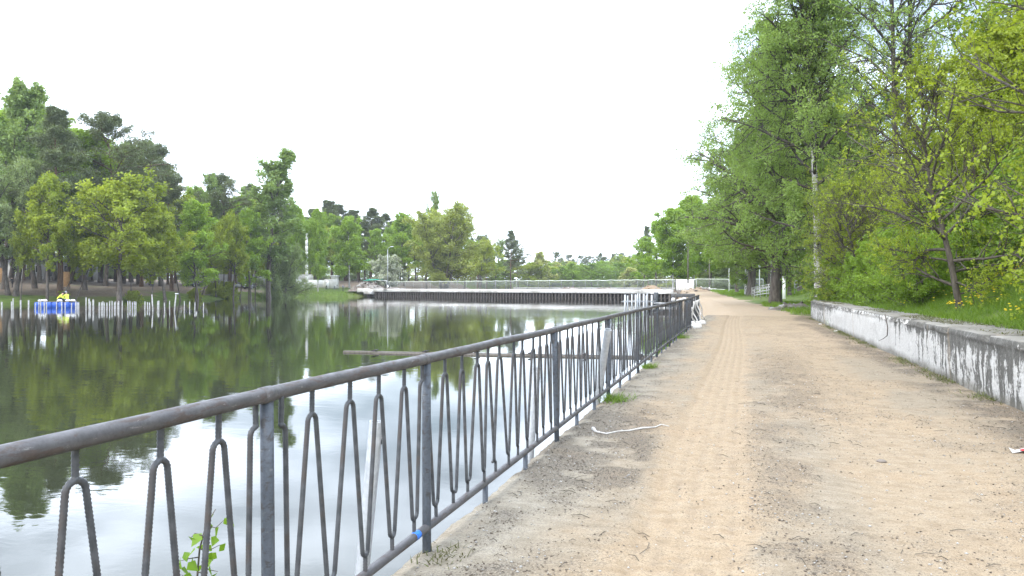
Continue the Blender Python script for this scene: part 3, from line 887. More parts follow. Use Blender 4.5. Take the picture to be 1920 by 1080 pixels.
def make_tree(name, seed, H, R, bole, tr, prof, n1, n2, n3, leaves, lsize, bark, leafmat, e=(10, 60), g1=0.06, g2=0.0, g3=-0.05, asp=0.6, jit=0.12,
              hang=0.0, upb=0.4, stems=1, spread=0.25, l2=0.5, l3=0.5, flat=1.0, lean=(0, 0), wob=0.03, twigk=3, low_leaf=0.1, n2leaf=0, minr=0.0015, tintamp=0.35):
    rng = np.random.default_rng(seed)
    n0 = 12
    st = np.zeros((stems, 3)); d0 = np.tile([lean[0], lean[1], 1.0], (stems, 1))
    if stems > 1:
        az = np.arange(stems) / stems * 2 * np.pi + rng.random(stems)
        st[:, 0] = np.cos(az) * tr * 1.3; st[:, 1] = np.sin(az) * tr * 1.3
        d0[:, 0] += np.cos(az) * spread * rng.uniform(0.5, 1.2, stems); d0[:, 1] += np.sin(az) * spread * rng.uniform(0.5, 1.2, stems)
    st[:, 2] = -0.35
    hs = H * (rng.uniform(0.8, 1.0, stems) if stems > 1 else np.ones(1))
    P0 = walk(rng, st, d0, hs + 0.35, n0, 0.05 if (lean != (0, 0) or stems > 1) else 0.0, wob)
    t0 = np.linspace(0, 1, n0)
    R0 = np.tile(tr * (np.maximum(1 - t0, 0.04)) ** 0.85, (stems, 1)); R0[:, 0] *= 1.35
    # level 1
    u = (np.arange(n1)[None, :] + rng.random((stems, n1))) / n1
    s = bole + (0.985 - bole) * u
    p, T = samp(P0, s)
    azi = np.arange(n1)[None, :] * 2.399 + rng.normal(0, 0.35, (stems, n1)) + np.arange(stems)[:, None]
    el = np.radians(e[0] + (e[1] - e[0]) * u + rng.normal(0, 8, u.shape))
    d = np.stack([np.cos(azi) * np.cos(el), np.sin(azi) * np.cos(el), np.sin(el)], -1)
    L1 = R * PROF[prof](u) * rng.uniform(0.55, 1.25, u.shape)
    r1 = np.minimum(tr * 0.42, np.maximum(0.02, 0.022 * L1 + 0.0))[..., None] * np.linspace(1, 0.25, 8)
    P1 = walk(rng, p.reshape(-1, 3), d.reshape(-1, 3), L1.ravel(), 8, g1, 0.10)
    R1 = r1.reshape(-1, 8)
    P2, R2, L2 = sprout(rng, P1, R1, L1.ravel(), n2, 0.18, 1.0, l2, 48, 6, g2, 0.14, flat, 0.45)
    P3, R3, L3 = sprout(rng, P2, R2, L2, n3, 0.12, 1.0, l3, 45, 5, g3, 0.16, flat, 0.3)
    Vs = []; Fs = []; off = 0
    for P, Rr, kk in ((P0, R0, 9), (P1, R1, 5), (P2, R2, 4), (P3, R3, twigk)):
        V, f = tubes(P, np.maximum(Rr, minr), kk); Vs.append(V); Fs.append(f + off); off += len(V)
    tm = mesh_np(name + '_trunk', np.concatenate(Vs), [np.concatenate(Fs)], [bark, M['bark_limb'] if bark is M['bark_birch'] else bark], True,
                 np.concatenate([np.full(len(f_), 0 if i_ == 0 else 1) for i_, f_ in enumerate(Fs)]))
    # leaves on the twigs
    sl_ = low_leaf + (1 - low_leaf) * rng.random((len(P3), leaves)) ** 0.8
    lp, _ = samp(P3, sl_)
    tw = np.repeat(rng.random(len(P1)), n2 * n3)[:, None] * 0.6 + np.repeat(rng.random(len(P2)), n3)[:, None] * 0.4; tint = np.clip(0.5 + (tw - 0.5) * 2 * tintamp + rng.normal(0, 0.16, sl_.shape), 0, 1).ravel()
    lp = lp.reshape(-1, 3) + rng.normal(0, jit, (lp.shape[0] * lp.shape[1], 3))
    V, f = leaf_mesh(rng, lp, lsize, asp, hang, upb, tint)
    cm = mesh_np(name + '_crown', V, [f], [leafmat])
    fattr(cm, 'tint', tint, 'FACE')
    top = float(np.percentile(lp[:, 2], 99.7))
    PROTO[name] = (tm, cm, top)


def plant(kind, x, y, height, label, cat='tree', group=None, rz=None, wx=1.0, nm='tree', z=None, tilt=(0, 0)):
    tm, cm, top = PROTO[kind]
    s = height / top
    root = empty(nm, (x, y, (gz(x, y) if z is None else z) - 0.05), random.uniform(0, 6.28) if rz is None else rz, label, cat, group)
    root.rotation_euler = (tilt[0], tilt[1], root.rotation_euler[2])
    root.scale = (s * wx, s * wx, s)
    share('trunk', tm, root); share('crown', cm, root)
    return root


def plant_px(kind, px, d, ytop, label, **kw):
    x, y = W(px, d); zb = kw.pop('z', None)
    b = gz(x, y) if zb is None else zb
    return plant(kind, x, y, ZY(ytop, d) - b, label, z=zb, **kw)


# prototypes seen from afar
make_tree('oak', 11, 20, 7.4, 0.34, 0.34, 'round', 30, 8, 7, 13, 0.37, M['bark'], M['lf_oak'], (8, 62), 0.05, 0.02, 0.0, 0.75, 0.20, minr=0.012)
make_tree('oak_b', 12, 20, 6.0, 0.42, 0.30, 'oval', 26, 8, 7, 12, 0.36, M['bark'], M['lf_oak'], (15, 62), 0.05, 0.02, 0.0, 0.75, 0.20, minr=0.012, lean=(0.06, 0.03))
make_tree('tall', 13, 30, 5.4, 0.28, 0.34, 'oval', 32, 7, 7, 12, 0.37, M['bark'], M['lf_tall'], (25, 70), 0.07, 0.04, 0.0, 0.7, 0.19, minr=0.014, wob=0.03)
make_tree('tall_b', 14, 28, 5.6, 0.20, 0.34, 'column', 32, 7, 7, 11, 0.37, M['bark'], M['lf_tall'], (25, 68), 0.08, 0.04, 0.0, 0.7, 0.20, minr=0.014, stems=1, wob=0.04)
make_tree('light', 15, 20, 5.2, 0.26, 0.24, 'oval', 30, 8, 7, 13, 0.34, M['bark'], M['lf_light'], (15, 66), 0.05, 0.0, -0.03, 0.7, 0.18, minr=0.012, wob=0.04)
make_tree('pine', 16, 26, 5.4, 0.50, 0.28, 'round', 26, 8, 7, 20, 0.34, M['bark_pine'], M['lf_pine'], (-8, 50), 0.06, 0.05, 0.05, 0.30, 0.22, minr=0.014, flat=0.4, upb=0.9, wob=0.02, l2=0.48, l3=0.5, low_leaf=0.2)
make_tree('pine_b', 17, 26, 5.4, 0.30, 0.28, 'cone', 36, 8, 7, 18, 0.34, M['bark_pine'], M['lf_pine'], (-15, 45), 0.05, 0.04, 0.04, 0.30, 0.22, minr=0.014, flat=0.4, upb=0.9, wob=0.02, l2=0.48, l3=0.5, low_leaf=0.2)
make_tree('willow', 18, 13, 5.8, 0.08, 0.34, 'dome', 18, 8, 7, 16, 0.36, M['bark'], M['lf_willow'], (5, 70), 0.02, -0.06, -0.14, 0.4, 0.24, stems=3, spread=0.35, minr=0.01, hang=0.5)
make_tree('birch_far', 19, 18, 5.2, 0.16, 0.20, 'oval', 34, 8, 8, 15, 0.34, M['bark_birch'], M['lf_light'], (25, 70), 0.0, -0.07, -0.16, 0.6, 0.22, minr=0.008, hang=0.6)
make_tree('willow_high', 24, 19, 6.4, 0.34, 0.34, 'round', 18, 8, 7, 14, 0.32, M['bark'], M['lf_willow'], (15, 68), 0.03, -0.03, -0.08, 0.45, 0.20, stems=2, spread=0.16, minr=0.012, hang=0.5)
make_tree('multi', 20, 20, 6.4, 0.14, 0.26, 'column', 20, 7, 7, 11, 0.38, M['bark'], M['lf_multi'], (15, 70), 0.05, 0.02, -0.02, 0.6, 0.26, stems=5, spread=0.36, minr=0.012)
make_tree('blossom', 21, 6.5, 3.6, 0.08, 0.14, 'dome', 15, 7, 7, 14, 0.26, M['bark'], M['lf_blossom'], (5, 70), 0.0, -0.04, -0.08, 0.8, 0.14, stems=3, spread=0.38, minr=0.008, tintamp=0.5)
make_tree('pale', 22, 16, 6.0, 0.10, 0.24, 'oval', 28, 7, 7, 11, 0.38, M['bark'], M['lf_pale'], (10, 65), 0.05, 0.0, -0.03, 0.7, 0.22, minr=0.014)
make_tree('bush_far', 23, 3.2, 2.4, 0.04, 0.06, 'dome', 10, 5, 5, 13, 0.28, M['bark'], M['lf_oak'], (15, 75), 0.02, 0, 0, 0.6, 0.18, stems=4, spread=0.4, minr=0.008)
# prototypes seen close
make_tree('birch', 31, 20.5, 6.2, 0.22, 0.25, 'oval', 48, 12, 10, 22, 0.12, M['bark_birch'], M['lf_birch'], (25, 72), -0.01, -0.10, -0.24, 0.7, 0.09, hang=0.9, wob=0.012, minr=0.004, l2=0.48, l3=0.62)
make_tree('birch_sparse', 32, 25, 4.6, 0.34, 0.20, 'column', 34, 9, 8, 6, 0.12, M['bark_limb'], M['lf_birch'], (38, 72), 0.0, -0.05, -0.14, 0.7, 0.09, hang=0.7, wob=0.02, minr=0.006, stems=2, spread=0.05)
make_tree('lime', 33, 16, 6.4, 0.16, 0.42, 'oval', 42, 10, 9, 15, 0.15, M['bark'], M['lf_birch'], (22, 66), -0.01, -0.06, -0.12, 0.8, 0.12, hang=0.5, minr=0.005)
make_tree('maple', 34, 9.5, 5.0, 0.10, 0.17, 'round', 28, 9, 8, 10, 0.092, M['bark_twig'], M['lf_maple'], (5, 70), 0.03, 0.03, 0.04, 0.9, 0.045, wob=0.10, minr=0.0035, lean=(-0.36, 0.05), low_leaf=0.72, upb=0.8, l2=0.55, l3=0.55)
make_tree('maple_b', 35, 10.5, 5.4, 0.08, 0.15, 'round', 26, 8, 8, 10, 0.092, M['bark_twig'], M['lf_maple'], (-5, 70), 0.03, 0.03, 0.04, 0.9, 0.05, wob=0.06, minr=0.0035, low_leaf=0.68, upb=0.8, stems=2, spread=0.26, l2=0.55, l3=0.55)
make_tree('shrub', 36, 3.0, 2.0, 0.03, 0.045, 'dome', 10, 6, 7, 8, 0.10, M['bark_twig'], M['lf_shrub'], (10, 75), 0.02, -0.01, -0.02, 0.65, 0.05, stems=5, spread=0.5, minr=0.003)
make_tree('hill', 37, 15, 5.8, 0.08, 0.20, 'oval', 32, 9, 8, 11, 0.21, M['bark'], M['lf_oak'], (0, 65), 0.03, 0.0, -0.03, 0.75, 0.15, minr=0.005)
make_tree('hill_light', 38, 14, 5.6, 0.08, 0.20, 'oval', 30, 9, 8, 11, 0.20, M['bark'], M['lf_shrub'], (0, 65), 0.03, 0.0, -0.03, 0.75, 0.15, minr=0.005)

# ------------------------------------------------------------------ trees on the near right bank
plant('birch', 4.2, 46.5, 20.5, 'tall weeping birch with white trunk rising behind the far end of the wall', nm='birch_tree', rz=1.0, wx=1.0)
plant('birch', *W(1450, 62), 23.0, 'dense weeping birch crown directly behind the thick-boled tree', nm='birch_tree', rz=4.4, wx=1.0)
plant('birch', 6.8, 52.0, 11.5, 'shorter weeping birch close behind the tall white-trunked birch', nm='birch_tree', rz=3.2)
x, y = W(1453, 60)
plant('lime', x, y, 17.0, 'broad leafy tree with thick dark bole on the grass mound past the wall', nm='broadleaf_tree', rz=0.5, wx=1.15)
x, y = W(1690, 36)
plant('birch_sparse', x, y, 23.5, 'very tall thin birch with two dark stems and few leaves against the sky', nm='birch_tree', rz=0.3)
plant('maple', 5.0, 20.4, 6.4, 'leaning young maple with twisted bare trunk growing behind the wall', nm='maple_tree', rz=0.3, wx=0.9)
plant('maple_b', 6.0, 13.2, 9.5, 'spreading maple whose long thin boughs hang over the dandelion slope', nm='maple_tree', rz=2.2, wx=0.85)
plant('maple_b', 9.8, 19.5, 10.5, 'maple higher up the grassy slope behind the leaning one', nm='maple_tree', rz=4.0)
plant('maple', 6.6, 29.5, 6.0, 'yellow-green maple between the shrubs and the weeping birches', nm='maple_tree', rz=5.1)
plant('maple_b', 4.9, 38.5, 6.2, 'yellow-green maple leaning over the far end of the wall', nm='maple_tree', rz=1.3)
plant('maple', 12.5, 26.0, 11.5, 'tall maple near the top of the grassy slope', nm='maple_tree', rz=2.9)
plant('maple_b', 8.2, 15.2, 9.5, 'maple with dense young clusters on the slope above the dandelions', nm='maple_tree', rz=0.7)
plant('hill', 5.6, 43.6, 6.0, 'small leafy tree hiding the foot of the tall birch past the wall', nm='broadleaf_tree', wx=0.9)
plant('maple_b', 6.4, 41.0, 6.8, 'yellow-green maple in front of the tall birch trunk', nm='maple_tree', rz=3.9, wx=0.9)
SHR = ['low bright shrub on the wall top beside the leaning maple trunk', 'bright shrub hanging over the wall above the dark root', 'bright shrub on the wall top just past the dark root', 'tallest bright shrub set back from the wall top', 'small shrub on the wall top near the far end', 'bright shrub standing behind the others above the dark root']
for (x, y, h), lab in zip(((4.95, 24.4, 1.9), (5.3, 27.6, 2.3), (4.85, 30.2, 2.3), (5.6, 33.0, 2.5), (4.9, 35.5, 2.0), (6.9, 27.0, 2.0)), SHR):
    plant('shrub', x, y, h, lab, 'shrub', 'shrubs along the wall top', nm='leafy_shrub')
for x, y, h in ((4.2, 43.2, 1.3), (5.2, 44.8, 1.9), (6.5, 47.0, 2.2), (8.0, 43.0, 2.6), (4.9, 41.2, 2.4), (4.7, 38.6, 1.8)):
    plant('shrub', x, y, h, 'low green shrub where the wall ends beside the path', 'shrub', 'shrubs past the wall end', nm='leafy_shrub')
HILL = 'leafy hillside tree in the wood above the wall'
for i, (x, y, h) in enumerate(((15, 34, 11), (10.5, 37, 9.5), (18, 44, 9.5), (12, 52, 7.5), (17, 58, 9), (11, 64, 9), (20, 30, 12), (24, 38, 13), (9.5, 57, 8), (15, 72, 9), (23, 66, 10), (21, 22, 11), (26, 28, 12), (16, 17, 9.5), (8.5, 33, 7.0), (9.5, 44, 6.5), (13, 23, 8.5), (18, 26, 10), (28, 46, 13), (30, 34, 13), (7.6, 40, 5.5), (14, 29, 9.0), (14, 42, 11), (15.8, 45.0, 13.5), (14.2, 43.0, 14), (12.2, 50.5, 6.5), (15, 47, 13))):
    plant('hill' if i % 3 else 'hill_light', x, y, h, HILL if i % 3 else 'light green hillside tree in the wood above the wall', 'tree', 'trees on the wooded hillside' if i % 3 else 'light trees on the wooded hillside', nm='hillside_tree', wx=1.1)
for i, (x, y, h) in enumerate(((7.5, 31, 3.2), (9.2, 27.5, 3.4), (11, 31, 3.6), (8.6, 23.8, 2.6), (13, 36, 4.0), (7.0, 36.0, 3.0), (11.5, 21.5, 3.2), (15, 25, 3.6), (16, 31, 4))):
    plant('shrub', x, y, h, 'leafy shrub under the trees on the hillside', 'shrub', 'shrubs under the hillside trees', nm='leafy_shrub', wx=1.3)

# trees farther along the right bank
plant_px('light', 1382, 108, 330, 'bright green tree standing over the park lamps', nm='broadleaf_tree', wx=1.25)
plant_px('lime', 1408, 90, 290, 'dark-limbed tree reaching its low boughs over the lawn and lamps', nm='broadleaf_tree', wx=1.3, rz=2.0)
plant_px('birch', 1400, 95, 240, 'weeping birch behind the park lamps', nm='birch_tree')
plant_px('light', 1440, 120, 330, 'light green tree behind the stair rails', nm='broadleaf_tree')
plant_px('birch_far', 1262, 158, 392, 'bright weeping tree beside the white gate panel', nm='birch_tree', wx=1.35)
plant_px('birch_far', 1300, 165, 368, 'bright weeping tree behind the concrete pole', nm='birch_tree', wx=1.3)
plant_px('light', 1232, 185, 415, 'light green tree behind the right end of the dam', nm='broadleaf_tree', wx=1.2)
plant_px('light', 1205, 230, 445, 'smaller light green tree beyond the right end of the dam', nm='broadleaf_tree', wx=1.3)
plant_px('pine_b', 1215, 300, 425, 'dark conifer showing above the trees beyond the right end of the dam', nm='pine_tree')
BEH = 'leafy tree in the deep wood on the right bank'
for px, d, yt in ((1330, 190, 385), (1365, 200, 380), (1410, 160, 330), (1460, 140, 300), (1500, 110, 270), (1540, 95, 260), (1480, 90, 300), (1580, 80, 270)):
    plant_px('light' if px % 3 else 'oak', px, d, yt, BEH, group='deep wood on the right bank', nm='broadleaf_tree', wx=1.2)

# ------------------------------------------------------------------ trees on the left bank
LB = [
    ('tall', 8, 124, 158, 1.0, 'very tall narrow tree at the far left edge of the bank'),
    ('tall', 66, 127, 164, 0.95, 'very tall forked tree rising above the dark pine on the left bank'),
    ('pine_b', 112, 119, 208, 1.25, 'dark bushy pine towering behind the water posts and blue raft'),
    ('willow_high', 22, 115, 300, 1.0, 'grey-green willow by the shore left of the blue raft'),
    ('willow_high', -60, 112, 310, 1.1, 'grey-green willow by the shore before the pale building'),
    ('oak_b', 88, 112, 330, 0.85, 'olive-green tree leaning over the blue raft'),
    ('light', 160, 132, 246, 1.1, 'light green tree squeezed between two dark pines'),
    ('oak', 222, 112, 326, 1.22, 'broad yellow-green oak spreading over the row of water posts'),
    ('pine', 224, 134, 218, 1.25, 'round-topped pine above the broad yellow-green oak'),
    ('oak_b', 312, 121, 400, 0.95, 'smaller yellow-green tree beside the broad oak'),
    ('pine_b', 322, 146, 308, 1.25, 'bushy dark pine behind the smaller yellow-green tree'),
    ('light', 372, 134, 378, 1.0, 'slim fresh green tree in front of the parked cars'),
    ('tall_b', 392, 158, 330, 0.9, 'mid-green tree behind the slim fresh green one'),
    ('pine', 432, 160, 326, 1.2, 'thin-crowned pine above the parked cars'),
    ('oak_b', 436, 146, 420, 0.8, 'low olive-green tree leaning at the bend of the shore'),
    ('light', 470, 152, 395, 0.85, 'slim yellow-green tree beside the tall poplar'),
    ('tall', 505, 160, 290, 1.45, 'tall pale poplar standing alone above its neighbours'),
    ('willow', 528, 168, 462, 0.85, 'grey-green willow at the foot of the tall poplar'),
    ('birch_far', 555, 186, 386, 0.56, 'narrow weeping birch left of the white pillar'),
    ('birch_far', 596, 188, 392, 0.56, 'narrow weeping birch right of the white pillar'),
    ('birch_far', 655, 202, 406, 1.0, 'rounded dense green birch behind the rubble heap'),
    ('blossom', 722, 196, 480, 0.9, 'white blossoming shrub behind the left end of the dam'),
    ('light', 702, 222, 430, 1.0, 'light green tree behind the white blossoming shrub'),
    ('light', 758, 226, 400, 1.1, 'bright yellow-green tree between the blossom and the many-stemmed tree'),
    ('multi', 832, 205, 386, 1.15, 'wide many-stemmed olive tree behind the dam fence'),
    ('tall_b', 800, 228, 360, 0.75, 'thin pointed tree top rising behind the many-stemmed tree'),
    ('tall_b', 930, 262, 448, 1.1, 'mid-green tree right of the many-stemmed tree'),
    ('pine_b', 958, 280, 432, 1.2, 'dark pine at the right end of the far left wood'),
    ('pale', 1015, 300, 472, 1.2, 'pale yellowish tree alone behind the middle of the dam'),
    ('pine', 1048, 380, 472, 1.0, 'dark lone pine top beside the pale yellowish tree'),
    ('light', 1072, 300, 492, 1.4, 'low green tree right of the pale yellowish tree'),
]
for kind, px, d, yt, wx, lab in LB:
    nm = {'pine': 'pine_tree', 'pine_b': 'pine_tree', 'willow': 'willow_tree', 'willow_high': 'willow_tree', 'birch_far': 'birch_tree', 'blossom': 'blossom_shrub', 'oak': 'oak_tree', 'oak_b': 'oak_tree', 'tall': 'poplar_tree', 'tall_b': 'poplar_tree'}.get(kind, 'broadleaf_tree')
    plant_px(kind, px, d, yt, lab, cat='shrub' if kind == 'blossom' else 'tree', nm=nm, wx=wx * 1.08)
for px, d, yt in ((600, 250, 392), (622, 245, 378), (648, 255, 384), (672, 250, 395), (695, 248, 392), (715, 260, 402)):
    plant_px('pine_b', px, d, yt, 'dark pine in the dense clump behind the rounded birch', group='pine clump', nm='pine_tree', wx=1.9)
for px, d, yt in ((895, 270, 440), (912, 285, 446), (972, 300, 452)):
    plant_px('pine', px, d, yt, 'dark pine in the group right of the many-stemmed tree', group='pines right of the many-stemmed tree', nm='pine_tree', wx=1.2)
B2 = [('tall_b', -30, 150, 250), ('pine_b', 45, 160, 300), ('oak', 130, 155, 330), ('tall_b', 190, 165, 320), ('pine', 265, 158, 268), ('oak', 285, 160, 350), ('tall_b', 350, 178, 350), ('pine_b', 405, 185, 350),
      ('light', 455, 185, 370), ('oak', 545, 215, 400), ('pine_b', 480, 205, 345), ('light', 580, 225, 410), ('light', 735, 240, 425), ('oak', 780, 245, 410), ('light', 870, 250, 415), ('oak', 900, 240, 450), ('oak_b', -100, 140, 250), ('pine', -140, 130, 220), ('tall', -200, 128, 180), ('oak', -290, 115, 300), ('tall_b', -270, 140, 230), ('oak', -380, 108, 310)]
for kind, px, d, yt in B2:
    plant_px(kind, px, d, yt, {'oak': 'olive-green oak in the second row behind the left bank', 'oak_b': 'leaning oak in the second row behind the left bank', 'light': 'fresh green tree in the second row behind the left bank', 'tall': 'slender tall tree in the second row behind the left bank', 'tall_b': 'mid-green tall tree in the second row behind the left bank'}[kind] if kind[:4] != 'pine' else 'dark pine in the second row of the wood behind the left bank',
             group='second row left bank ' + kind if kind[:4] != 'pine' else 'second row of left bank pines', nm='pine_tree' if kind[:4] == 'pine' else 'broadleaf_tree', wx=1.2)
SKYL = [(-60, 165), (0, 165), (50, 172), (110, 210), (150, 250), (225, 224), (280, 285), (325, 310), (360, 342), (400, 336), (430, 332), (460, 342), (505, 320), (545, 375), (580, 386), (620, 385), (690, 396), (720, 406), (760, 396), (800, 385), (830, 385), (870, 402), (905, 445), (940, 440), (980, 472)]
rr = random.Random(21)
for i in range(64):
    px = -60 + i * 16.2 + rr.uniform(-5, 5); d = np.interp(px, [-60, 300, 560, 980], [138, 165, 215, 300]) + rr.uniform(-6, 22)
    kind = rr.choice(['tall_b', 'light', 'oak', 'tall', 'light', 'pine_b'])
    yt = np.interp(px, [a_[0] for a_ in SKYL], [a_[1] for a_ in SKYL]) + rr.uniform(8, 60)
    plant_px(kind, px, d, yt, {'tall_b': 'mid-green tree filling the deep rows of the left wood', 'tall': 'slender mid-green tree in the deep rows of the left wood', 'light': 'fresh light green tree in the deep rows of the left wood', 'oak': 'olive-green oak in the deep rows of the left wood', 'pine_b': 'dark pine in the deep rows of the left wood'}[kind],
             group='deep left wood ' + kind, nm='pine_tree' if kind[:4] == 'pine' else 'broadleaf_tree', wx=1.2)
FAR = 'hazy green tree in the far wood behind the dam'
rr = random.Random(5)
for i in range(26):
    px = 975 + i * 9.4 + rr.uniform(-4, 4); d = rr.uniform(340, 460)
    plant_px(rr.choice(['light', 'pale', 'oak', 'tall_b']), px, d, 494 - (px > 1120) * 8 + rr.uniform(-8, 8), FAR, group='far wood behind the dam', nm='far_tree', wx=1.35)
for i in range(12):
    px = 1060 + i * 13 + rr.uniform(-5, 5); d = rr.uniform(480, 560)
    plant_px('pine_b' if i % 2 else 'pine', px, d, 482 + rr.uniform(-8, 4) - (px > 1130) * 4, 'dark pine on the skyline of the far wood behind the dam', group='far skyline pines', nm='far_pine', wx=1.5)
for i in range(44):
    px = 560 + i * 25 + rr.uniform(-8, 8); d = rr.uniform(290, 340) if px < 1300 else rr.uniform(170, 230)
    plant_px(rr.choice(['willow', 'hill', 'hill_light', 'pale']), px, d, (494 if px < 1300 else 476) + rr.uniform(-10, 8), 'low bushy tree closing the gaps low down behind the dam fence' if px < 1300 else 'low bushy tree closing the gaps under the right bank trees', group='undergrowth behind the dam' if px < 1300 else 'undergrowth of the right bank', nm='bushy_tree', wx=2.3)
for i in range(26):
    px = -40 + i * 24 + rr.uniform(-8, 8); d = 208 + i * 2.5
    plant_px(rr.choice(['willow', 'hill', 'hill_light', 'pale']), px, d, 470 + rr.uniform(-25, 15), 'low bushy tree deep in the shade of the left wood', group='undergrowth in the left wood', nm='bushy_tree', wx=1.6)
for px, d, yt in ((405, 149, 530), (425, 151, 528), (250, 125, 545), (120, 118, 545), (365, 140, 540)):
    plant_px('bush_far', px, d, yt, 'small bush at the water line of the left bank', cat='shrub', group='small bushes on the left shore', nm='shore_bush')
# slim leaning stems on the left shore
slim = [(38, 112.5, 'b'), (113, 116, 'r'), (140, 118, 'r'), (228, 124, 'n'), (246, 125, 'n'), (283, 128, 'n'), (312, 132, 'l'), (338, 135, 'l'), (366, 139, 'n'), (375, 141, 'r'), (405, 148, 'n'), (420, 150, 'n'), (433, 152, 'n'), (450, 154, 'n'), (466, 158, 'n'), (478, 160, 'n')]
for px, d, t in slim:
    plant_px('oak_b', px, d, 380 + rr.uniform(0, 50), 'slim dark-stemmed tree on the edge of the left shore', group='slim trees on the left shore', nm='slim_tree', wx=0.55,
             tilt=(rr.uniform(-0.05, 0.05), {'r': 0.32, 'l': -0.2, 'n': rr.uniform(-0.08, 0.08), 'b': 0.02}[t]), rz=0.6)

# ------------------------------------------------------------------ dam
A = np.array([-11.0, 134.0]); B = np.array([-86.8, 170.4])
LD = float(np.linalg.norm(B - A)); dang = math.atan2(B[1] - A[1], B[0] - A[0])
dam = empty('dam', (A[0], A[1], 0), dang, 'long low dam with white concrete beam on dark piles across the lake', 'dam')
# local frame: x along the dam to the left, +y towards the camera, z up
DZ = 1.10
nb = 13
bl_ = LD / nb
for i in range(nb):
    mb = MB(); mb.box((bl_ * (i + 0.5), 0.2, DZ - 0.36), (bl_ - 0.06, 0.9, 0.72), None, 0.03); mb.obj('beam', M['white_conc'], dam)
npile = int(LD / 0.8)
mbp = MB(); mbp.box((0, 0, 0), (0.21, 0.30, 1.62), None, 0.03); pile_me = mbp.mesh('pile', M['pile'])
for i in range(npile):
    share('pile', pile_me, dam, (0.5 + i * 0.8 + random.uniform(-0.05, 0.05), 0.28 + random.uniform(-0.03, 0.03), -0.44), (0, 0, random.uniform(-0.05, 0.05)))
mb = MB(); mb.box((LD / 2, -0.25, -0.8), (LD, 0.25, 2.3)); mb.obj('back_wall', M['dark_steel'], dam)
mb = MB(); mb.box((LD / 2, 0.16, -0.42), (LD - 1, 0.22, 0.09)); mb.obj('waling', M['pile'], dam)
mb = MB(); mb.box((LD / 2, -3.6, 0.0), (LD, 6.4, 2.16)); mb.obj('deck', M['rubble'], dam)
mb = MB(); mb.box((LD / 2 - 20, -6.3, DZ + 0.18), (LD - 44, 0.35, 0.26), None, 0.03); mb.obj('kerb', M['white_conc'], dam)
mb = MB(); mb.box((LD + 1.1, 0.5, DZ - 0.40), (2.6, 1.9, 0.95), None, 0.06); mb.obj('end_block', M['white_conc'], dam)
mb = MB(); mb.box((LD - 1.8, 1.0, DZ - 0.85), (2.6, 1.4, 0.95), None, 0.06); mb.obj('end_block', M['white_conc'], dam)

# mesh fence on the dam
fen = empty('mesh_fence', (A[0], A[1], DZ), dang, 'see-through wire fence with pale wavy top tape standing on the dam', 'fence')
FH = 1.75
pm = MB(); pm.tube([(0, 0, -0.1), (0, 0, FH)], 0.04, 8); fpost = pm.mesh('post', M['wire'], True)
pn = MB()
for i in range(1, 24):
    pn.box((i * 0.125, 0, FH / 2), (0.014, 0.014, FH - 0.15))
for z in np.arange(0.12, FH - 0.05, 0.2):
    pn.box((1.5, 0.012, z), (2.96, 0.010, 0.014))
panel_me = pn.mesh('wire_panel', M['wire'])
yf = -5.4
nfp = int(LD / 3.0) + 1
for i in range(nfp + 1):
    share('post', fpost, fen, (i * 3.0 - 1.5, yf, 0), (random.gauss(0, 0.01), random.gauss(0, 0.01), 0))
    if i < nfp:
        share('wire_panel', panel_me, fen, (i * 3.0 - 1.5, yf, 0))
xs2 = np.arange(-1.5, nfp * 3.0 - 1.5, 0.5)
sag = np.abs(np.sin((xs2 + 1.5) / 3.0 * np.pi)) * -0.10 * (0.4 + fbm(xs2 * 0.33, xs2 * 0, 4))
mb = MB(); mb.tube(np.stack([xs2, np.full_like(xs2, yf + 0.05), FH + 0.02 + sag], 1), 0.06, 6); mb.obj('top_tape', M['tape'], fen, True)


def heap(name, px, d, size, h, n, mat, label, cat, seed, zb=None, chunk=0.35, flat=0.6):
    """a heap: irregular mound with loose chunks lying on it"""
    x, y = W(px, d); zb = gz(x, y) if zb is None else zb
    rg = np.random.default_rng(seed)
    root = empty(name, (x, y, zb), YAW, label, cat)
    g = np.linspace(-1, 1, 26); ux, uy = np.meshgrid(g, g, indexing='xy')
    rr_ = np.hypot(ux, uy); hh_ = h * np.clip(1 - rr_ ** 1.6, -0.15, 1) * (0.55 + 0.9 * fbm(ux * 2.6 + seed, uy * 2.6, seed))
    idx = np.arange(26 * 26).reshape(26, 26)
    q = np.stack([idx[:-1, :-1], idx[:-1, 1:], idx[1:, 1:], idx[1:, :-1]], -1).reshape(-1, 4)
    link(bpy.data.objects.new('mound', mesh_np('mound', np.stack([ux.ravel() * size[0], uy.ravel() * size[1], hh_.ravel()], 1), [q], [mat], False)), root)
    for i in range(n):
        a = rg.random() * 6.28; r = rg.random() ** 0.6 * 0.9
        ix = int((r * math.cos(a) + 1) / 2 * 25); iy = int((r * math.sin(a) + 1) / 2 * 25)
        mb = MB(); s = chunk * rg.uniform(0.5, 1.4, 3) * np.array([1.4, 1.0, flat])
        R = np.array(Matrix.Rotation(rg.uniform(0, 3), 3, 'Z') @ Matrix.Rotation(rg.normal(0, 0.5), 3, 'X') @ Matrix.Rotation(rg.normal(0, 0.5), 3, 'Y'))
        mb.box((r * math.cos(a) * size[0], r * math.sin(a) * size[1], hh_[iy, ix] + s[2] * 0.2), s, R, 0.0, 0.8)
        mb.obj('chunk', [M['rubble'], M['concrete'], M['wood'], mat][i % 4], root)
    return root


